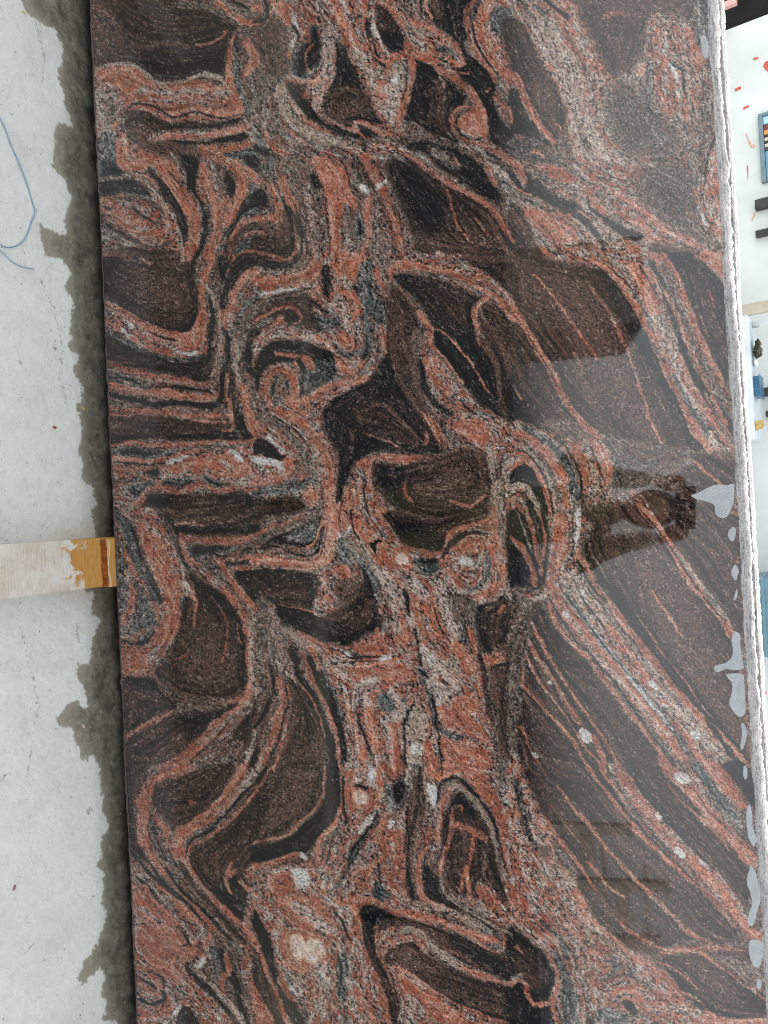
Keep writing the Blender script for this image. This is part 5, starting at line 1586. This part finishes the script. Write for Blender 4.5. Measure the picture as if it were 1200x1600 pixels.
dab([(1176,92),(1180,90),(1186,90),(1183,93),(1178,93)],M_red)
dab([(1148,139),(1153,137),(1158,135),(1158,139),(1153,141),(1149,143)],M_red)
dab([(1161,169),(1166,166),(1169,164),(1171,167),(1166,169),(1162,172)],M_red)
dab([(1165,209),(1167,209),(1170,218),(1174,225),(1178,226),(1180,228),(1178,231),(1173,230),(1169,222)],M_pink)
dab([(1167,259),(1169,259),(1169.3,268),(1168.5,282),(1168,272)],M_red)
dab([(1174,344),(1177,336),(1180,330),(1180,334),(1177,342),(1175,346)],M_pink)
dab([(1192,1082),(1198,1081),(1198,1085),(1193,1086)],M_pink)
# dark shed mouth left of the wall
M_dark=simple_mat('dark_shed_interior',(0.010,0.011,0.010),(0.02,0.02,0.018),3,0.9)
shed=empty('dark_shed',(0,YW+0.3,0),'black open mouth of a shed beside the end of the white wall','shed')
rot_box('shed_back',wl-4.5,wl+0.3,1.5,1.6,0,2.6,0.01,M_dark,shed)
rot_box('shed_side',wl+0.0,wl+0.1,0.0,1.5,0,2.6,0.01,M_dark,shed)
rot_box('shed_roof',wl-4.5,wl+0.3,-0.3,1.7,2.6,2.7,0.01,M_dark,shed)
rot_box('shed_floor',wl-4.5,wl,-0.1,1.5,0.006,0.03,0.004,M_dark,shed)
a=on_y(1141,6,YW-0.2)
bm=bmesh.new(); box_bm(-0.03,0.03,-0.03,0.03,0,a[2]+0.06,0.012,2,bm); o=bm_obj('post',bm,M_pink); o.location=(a[0],YW-0.2,0); tag(o,'pinkish red post standing in front of the black shed mouth','post')
# dark hanging bars
def bar(x0,y0,y1,label,w_=0.05):
    a=on_y(x0,y0,YW-0.05); b_=on_y(x0,y1,YW-0.05)
    o=rot_box('steel_bar',min(a[0],b_[0]),max(a[0],b_[0]),-w_,0.03,a[2],2.5,0.006,simple_mat('black_steel',(0.012,0.013,0.014),(0.03,0.03,0.03),30,0.5)); o.location=(0,YW-0.05,0)
    return tag(o,label,'steel bar','black bars hung on the white wall')
bar(1180,315,330,'broad black steel bar hanging on the white wall, nearer the blue window')
bar(1181,363,372,'narrow black steel bar hanging on the white wall, farther from the blue window')
a=on_y(1192,607,YW-0.05)
bar(1192,607,620,'dark grey bar on the wall above the blue crate'); bar(1197,643,652,'thin dark grey bar on the wall beside the yellow glove')
# window with coloured goods
a=on_y(1188.5,181,YW); b_=on_y(1192.5,288,YW)
win=empty('window',(a[0],YW,a[2]-0.0),'blue-grey framed window with coloured goods stacked behind it, in the white wall','window')
Wd=b_[0]-a[0]; M_fr=simple_mat('blue_grey_frame',(0.10,0.16,0.19),(0.16,0.24,0.28),30,0.5)
rot_box('frame',-0.0,Wd,-0.05,-0.002,-0.02,0.02,0.004,M_fr,win); rot_box('frame',0,0.03,-0.05,-0.002,0.021,0.9,0.004,M_fr,win); rot_box('frame',Wd-0.03,Wd,-0.05,-0.002,0.021,0.9,0.004,M_fr,win); rot_box('frame',0,Wd,-0.05,-0.002,0.901,0.94,0.004,M_fr,win)
cols=[(0.00,0.13,(0.30,0.48,0.58)),(0.13,0.22,(0.10,0.02,0.02)),(0.22,0.30,(0.55,0.25,0.05)),(0.30,0.34,(0.01,0.01,0.01)),(0.34,0.40,(0.45,0.44,0.36)),(0.40,0.44,(0.01,0.01,0.01)),(0.44,0.50,(0.45,0.44,0.36)),(0.50,0.56,(0.02,0.03,0.03)),(0.56,1.0,(0.10,0.24,0.33))]
for s_,e_,cc in cols:
    W0=0.033+(Wd-0.066)*s_; W1=0.033+(Wd-0.066)*e_-0.003
    rot_box('window_panel',W0,W1,-0.035,-0.006,0.022,0.89,0.006,simple_mat('panel',cc,tuple(min(1,c*1.3) for c in cc),20,0.4),win)
# tan board leaning on the wall and ledge with things on it
YL=6.2
lz=on_y(1180,580,YL)[2]; la=on_y(1176,500,YL)[0]; lb=on_y(1176,690,YL)[0]
ledge=rot_box('low_ledge',la,lb,-0.25,0.25,0,lz,0.02,simple_mat('grey_ledge',(0.48,0.54,0.57),(0.60,0.65,0.67),8,0.8)); ledge.location=(0,YL,0); tag(ledge,'pale grey low ledge in front of the white wall, with tools and rags on it','ledge')
a=on_y(1171,480,6.6); b_=on_y(1200,462,6.6)
M_tan=simple_mat('tan_board',(0.42,0.36,0.28),(0.52,0.46,0.37),12,0.8); bm=bmesh.new()
q=[(a[0]-0.02,0,0),(a[0]+0.10,0,0),(b_[0]+0.14,0,b_[2]+0.3),(b_[0]+0.04,0,b_[2]+0.3)]
f0=[bm.verts.new((p[0],-0.02,p[2])) for p in q]; f1=[bm.verts.new((p[0],0.02,p[2])) for p in q]; bm.faces.new(f0); bm.faces.new(f1[::-1])
for i in range(4): bm.faces.new([f0[i],f1[i],f1[(i+1)%4],f0[(i+1)%4]])
bmesh.ops.recalc_face_normals(bm,faces=bm.faces); o=bm_obj('tan_board',bm,M_tan); o.location=(0,6.6,0); tag(o,'tan board leaning against the white wall between the bars and the ledge','board')
def stand(px0,px1,py0,py1,Y=YL):
    a=on_y(px0,py0,Y); b_=on_y(px0,py1,Y); t=on_y(px1,py0,Y)[2]; return a[0],b_[0],max(t-lz,0.02)
# grey pipe bracket
x0,x1,h=stand(1180,1185.5,504,511); o=rot_box('grey_bracket',x0,x1,-0.05,0.05,0,h,0.01,simple_mat('grey_metal',(0.30,0.33,0.34),(0.45,0.48,0.48),20,0.4)); o.location=(0,YL,lz+0.001); tag(o,'upright pale grey metal bracket at the left end of the ledge','bracket')
# rag bundle: two lumps of camouflage cloth
x0,x1,h=stand(1180,1193,534,564)
def lump(cx,cz,rx,rz,seed,bm):
    n_=bmesh.ops.create_icosphere(bm,subdivisions=3,radius=1)['verts']; rr=random.Random(seed); ph=[rr.uniform(0,6) for _ in range(6)]
    for v in n_:
        d=v.co.copy(); k=1+0.22*math.sin(5*d.x+ph[0])*math.cos(4*d.z+ph[1])+0.12*math.sin(11*d.y+9*d.x+ph[2])
        v.co=Vector((cx+d.x*rx*k,d.y*0.09*k,cz+d.z*rz*k))
bm=bmesh.new(); wx=x1-x0; lump(x0+wx*0.66,h*0.42,wx*0.30,h*0.42,1,bm); lump(x0+wx*0.24,h*0.48,wx*0.20,h*0.26,2,bm); lump(x0+wx*0.42,h*0.36,wx*0.2,h*0.2,3,bm)
m,n,b=mat_new('olive_rag',(0.1,0.09,0.05),0.9); vv=objcoord(n); xx=noise(n,22,3,0.6,vv,1.0); r=ramp(n,xx.outputs[0],[(0.40,(0.02,0.02,0.015)),(0.50,(0.11,0.10,0.06)),(0.60,(0.36,0.32,0.22))]); r.color_ramp.interpolation='CONSTANT'; n.links.new(r.outputs[0],b.inputs['Base Color'])
o=bm_obj('cloth_bundle',bm,m,None,True); o.location=(0,YL-0.1,lz+0.01); tag(o,'crumpled olive and black camouflage cloth bundle on the ledge','cloth')
x0,x1,h=stand(1180,1184,565,576); bm=bmesh.new(); lump((x0+x1)/2,h/2,(x1-x0)/2,h/2,5,bm); o=bm_obj('white_bag',bm,simple_mat('white_plastic',(0.78,0.8,0.8),(0.85,0.86,0.86),20,0.4),None,True); o.location=(0,YL-0.1,lz+0.01); tag(o,'small white bag right beside the camouflage cloth bundle','bag')
# blue crate with rim and ribs
x0,x1,h=stand(1180,1190,592,623); crate=empty('blue_crate',((x0+x1)/2,YL-0.05,lz+0.002),'bright blue plastic crate standing on the ledge','crate'); wv=(x1-x0)/2; M_bl=simple_mat('blue_crate_plastic',(0.015,0.10,0.20),(0.025,0.13,0.25),20,0.35)
rot_box('crate_body',-wv,wv,-0.12,0.12,0,h*0.9,0.008,M_bl,crate); rot_box('rim',-wv-0.01,wv+0.01,-0.13,0.13,h*0.901,h,0.006,M_bl,crate)
for k in range(5): rot_box('rib',-wv+0.02+k*(2*wv-0.05)/4,-wv+0.032+k*(2*wv-0.05)/4,-0.128,-0.1202,0.01,h*0.9-0.01,0.002,M_bl,crate)
# yellow glove: palm with fingers
a=on_y(1180,672,YL-0.2); b_=on_y(1191,657,YL-0.2); M_y=simple_mat('yellow_rubber',(0.38,0.25,0.06),(0.48,0.35,0.14),30,0.5)
bm=bmesh.new(); d=Vector((b_[0]-a[0],0,b_[2]-a[2])); L_=d.length; d.normalize(); s=Vector((0,1,0))
lump2=bmesh.ops.create_icosphere(bm,subdivisions=2,radius=1)['verts']; sd_=Vector((d.z,0,-d.x))
for v in lump2: c=v.co.copy(); v.co=d*(L_*0.35+c.x*L_*0.38)+s*(c.y*0.03)+sd_*(c.z*0.028)
for k in range(5):
    nv=bmesh.ops.create_icosphere(bm,subdivisions=2,radius=1)['verts']; off=(k-2)*0.012; ln=L_*(0.24 if k in(0,) else 0.3)
    for v in nv: c=v.co.copy(); v.co=d*(L_*0.78+c.x*ln-abs(k-2)*0.01)+s*(c.y*0.009+(k-2)*0.016)+sd_*(c.z*0.012+off)
o=bm_obj('rubber_glove',bm,M_y,None,True); o.location=(a[0],YL-0.2,a[2]); tag(o,'yellow rubber glove propped at the right end of the ledge','glove')
x0,x1,h=stand(1176,1182,668,672); 
# blue drum further along the wall
a=on_y(1190,898,YW-0.5); b_=on_y(1190,1015,YW-0.5); top=on_y(1215,950,YW-0.5)[2]
drum=empty('blue_tank',((a[0]+b_[0])/2,YW-0.5,0),'muted blue steel tank with a raised rim against the white wall','tank'); rw=(b_[0]-a[0])/2
M_bt=simple_mat('blue_tank_paint',(0.09,0.18,0.22),(0.12,0.22,0.27),5,0.5)
rot_box('tank_body',-rw,rw,-0.3,0.3,0.05,top+0.3,0.03,M_bt,drum)
for zz in (0.35,0.75,1.05): rot_box('tank_band',-rw-0.012,rw+0.012,-0.312,0.312,zz,zz+0.03,0.006,M_bt,drum)

# ======================= THE SIDE BEHIND THE CAMERA (seen mirrored in the slab) =======================
def opp(i,x0,x1,y,top,label):
    s=empty('granite_slab',(0,y,0.10),label,'stone slab','granite slabs on the rack across the aisle',rot=(R(10),0,0))
    bm=bmesh.new(); box_bm(x0,x1,-THK,0,0,top,0.0,1,bm); bm_obj('stone_body',bm,simple_mat('dark_granite_%d'%i,(0.014,0.014,0.015),(0.03,0.026,0.025),150,0.85,0.05),s)
opp(0,-3.6,-0.35,-2.22,1.03,'dark granite slab at the left end of the rack across the aisle')
opp(1,-0.30,2.1,-2.25,1.02,'dark granite slab in the middle of the rack across the aisle')
opp(2,2.15,5.2,-2.20,1.00,'dark granite slab at the right of the rack across the aisle')
opp(3,-3.5,5.1,-2.30,0.96,'long dark granite slab behind the others on the rack across the aisle')
M_shed=simple_mat('brown_corrugated_sheet',(0.10,0.08,0.068),(0.15,0.12,0.105),6,0.7)
o=rot_box('store_hut',-3.45,-2.36,-2.0,0,0,2.85,0.02,M_shed); o.location=(0,-8,0); tag(o,'square brown sheet-metal hut across the yard, mirrored in the slab','hut')
M_ply=simple_mat('weathered_timber',(0.24,0.21,0.19),(0.38,0.34,0.31),3,0.8)
gan=empty('timber_trestle',(0,-8,0),'dark open trestle of posts and rails across the yard, mirrored in the lower slab','trestle')
for k,(x,h_) in enumerate(((3.95,2.35),(4.65,2.75),(5.35,2.6))): rot_box('post',x,x+0.13,-0.1,0,0,h_,0.01,M_ply,gan)
for k,(z,x0_,x1_) in enumerate(((1.32,3.8,5.6),(1.95,4.2,5.7),(2.45,4.5,5.5))): rot_box('rail',x0_,x1_,-0.14,-0.102,z,z+0.045,0.004,M_ply,gan)
for k,(x,w_,z) in enumerate(((4.15,0.4,1.7),(4.8,0.5,2.1),(4.2,0.35,1.15))): rot_box('plank',x,x+w_,-0.20,-0.145,z,z+0.16,0.01,M_ply,gan)
# photographer
def skin(name,verts,edges,root,mat,parent,sub=2):
    me=bpy.data.meshes.new(name); me.from_pydata([v[:3] for v in verts],edges,[]); o=link(name,me,mat,parent)
    md=o.modifiers.new('skin','SKIN'); sl=me.skin_vertices[0].data
    for i,v in enumerate(verts): sl[i].radius=(v[3],v[4] if len(v)>4 else v[3])
    sl[root].use_root=True; md.use_smooth_shade=True
    s=o.modifiers.new('sub','SUBSURF'); s.levels=1; s.render_levels=sub
    return o
per=empty('person',(0.0,-1.62,0),'person in olive shirt and dark trousers raising both hands, mirrored in the slab','person')
M_skin,_,_=mat_new('skin',(0.25,0.13,0.08),0.5); M_sh,_,_=mat_new('olive_shirt',(0.09,0.085,0.04),0.9); M_tr,_,_=mat_new('dark_trousers',(0.02,0.02,0.025),0.9); M_hair,_,_=mat_new('black_hair',(0.01,0.008,0.007),0.6)
V=[(0,0,0.95,.14,.10),(0,0.0,1.15,.135,.095),(0,0.01,1.32,.16,.10),(0,0.01,1.42,.11,.08),(0,0.02,1.49,.055),(0,0.035,1.56,.055),
   (.19,0.01,1.41,.075),(.20,0.14,1.30,.06),(.13,0.26,1.50,.045),(.112,0.36,1.61,.028),(-.19,0.01,1.41,.075),(-.20,0.14,1.30,.06),(-.13,0.26,1.50,.045),(-.112,0.36,1.61,.028),
   (.10,0,0.90,.095),(.11,0.02,0.50,.065),(.115,-0.02,0.10,.045),(.12,0.12,0.035,.04,.03),(-.10,0,0.90,.095),(-.11,0.02,0.50,.065),(-.115,-0.02,0.10,.045),(-.12,0.12,0.035,.04,.03)]
E_=[(0,1),(1,2),(2,3),(3,4),(4,5),(3,6),(6,7),(7,8),(8,9),(3,10),(10,11),(11,12),(12,13),(0,14),(14,15),(15,16),(16,17),(0,18),(18,19),(19,20),(20,21)]
skin('body',V,E_,0,M_sh,per)
bm=bmesh.new(); bmesh.ops.create_uvsphere(bm,u_segments=24,v_segments=16,radius=1)
for v in bm.verts:
    c=v.co; f_=1-0.18*max(0,-c.z); v.co=Vector((c.x*0.076*f_,c.y*0.095*f_+0.05+(0.022 if (abs(c.x)<.16 and c.y>.9 and abs(c.z+.12)<.2) else 0),c.z*0.115+1.64))
bm_obj('head',bm,M_skin,per,True)
bm=bmesh.new(); bmesh.ops.create_uvsphere(bm,u_segments=24,v_segments=16,radius=1)
for v in bm.verts: c=v.co; v.co=Vector((c.x*0.083,c.y*0.10+0.035-(0.02 if c.z<0.2 and c.y>0 else 0),max(c.z,-.3)*0.118+1.655))
bm_obj('hair',bm,M_hair,per,True)
for s_ in (1,-1):
    vs=[(.112*s_,.36,1.61,.024,.016),(.103*s_,.40,1.655,.030,.014)]; es=[(0,1)]
    for k in range(4):
        b0=len(vs); ox=.103*s_+(k-1.5)*0.006*s_; vs+= [(ox+.004*s_,.425-.0*k,1.672+.014*(k-1.5),.009),(ox-.012*s_,.440,1.685+.016*(k-1.5),.0085),(ox-.035*s_,.436,1.690+.016*(k-1.5),.0075)]; es+=[(1,b0),(b0,b0+1),(b0+1,b0+2)]
    b0=len(vs); vs+=[(.085*s_,.395,1.645,.011),(.067*s_,.400,1.666,.009)]; es+=[(0,b0),(b0,b0+1)]
    skin('hand',vs,es,0,M_skin,per,1)

# the phone in those hands, right behind the viewpoint
ph=empty('phone',tuple(CAM-CF*0.022),'black phone held sideways in both hands, mirrored in the slab','phone')
ph.matrix_world=Matrix(((CU[0],CR[0],-CF[0],CAM[0]-CF[0]*0.022),(CU[1],CR[1],-CF[1],CAM[1]-CF[1]*0.022),(CU[2],CR[2],-CF[2],CAM[2]-CF[2]*0.022),(0,0,0,1)))
rot_box('phone_body',-0.078,0.078,-0.037,0.037,-0.004,0.004,0.003,mat_new('phone_black',(0.01,0.01,0.012),0.3)[0],ph)
rot_box('camera_bump',-0.02,0.02,-0.015,0.015,-0.0065,-0.0042,0.001,mat_new('phone_glass',(0.02,0.02,0.025),0.1)[0],ph)
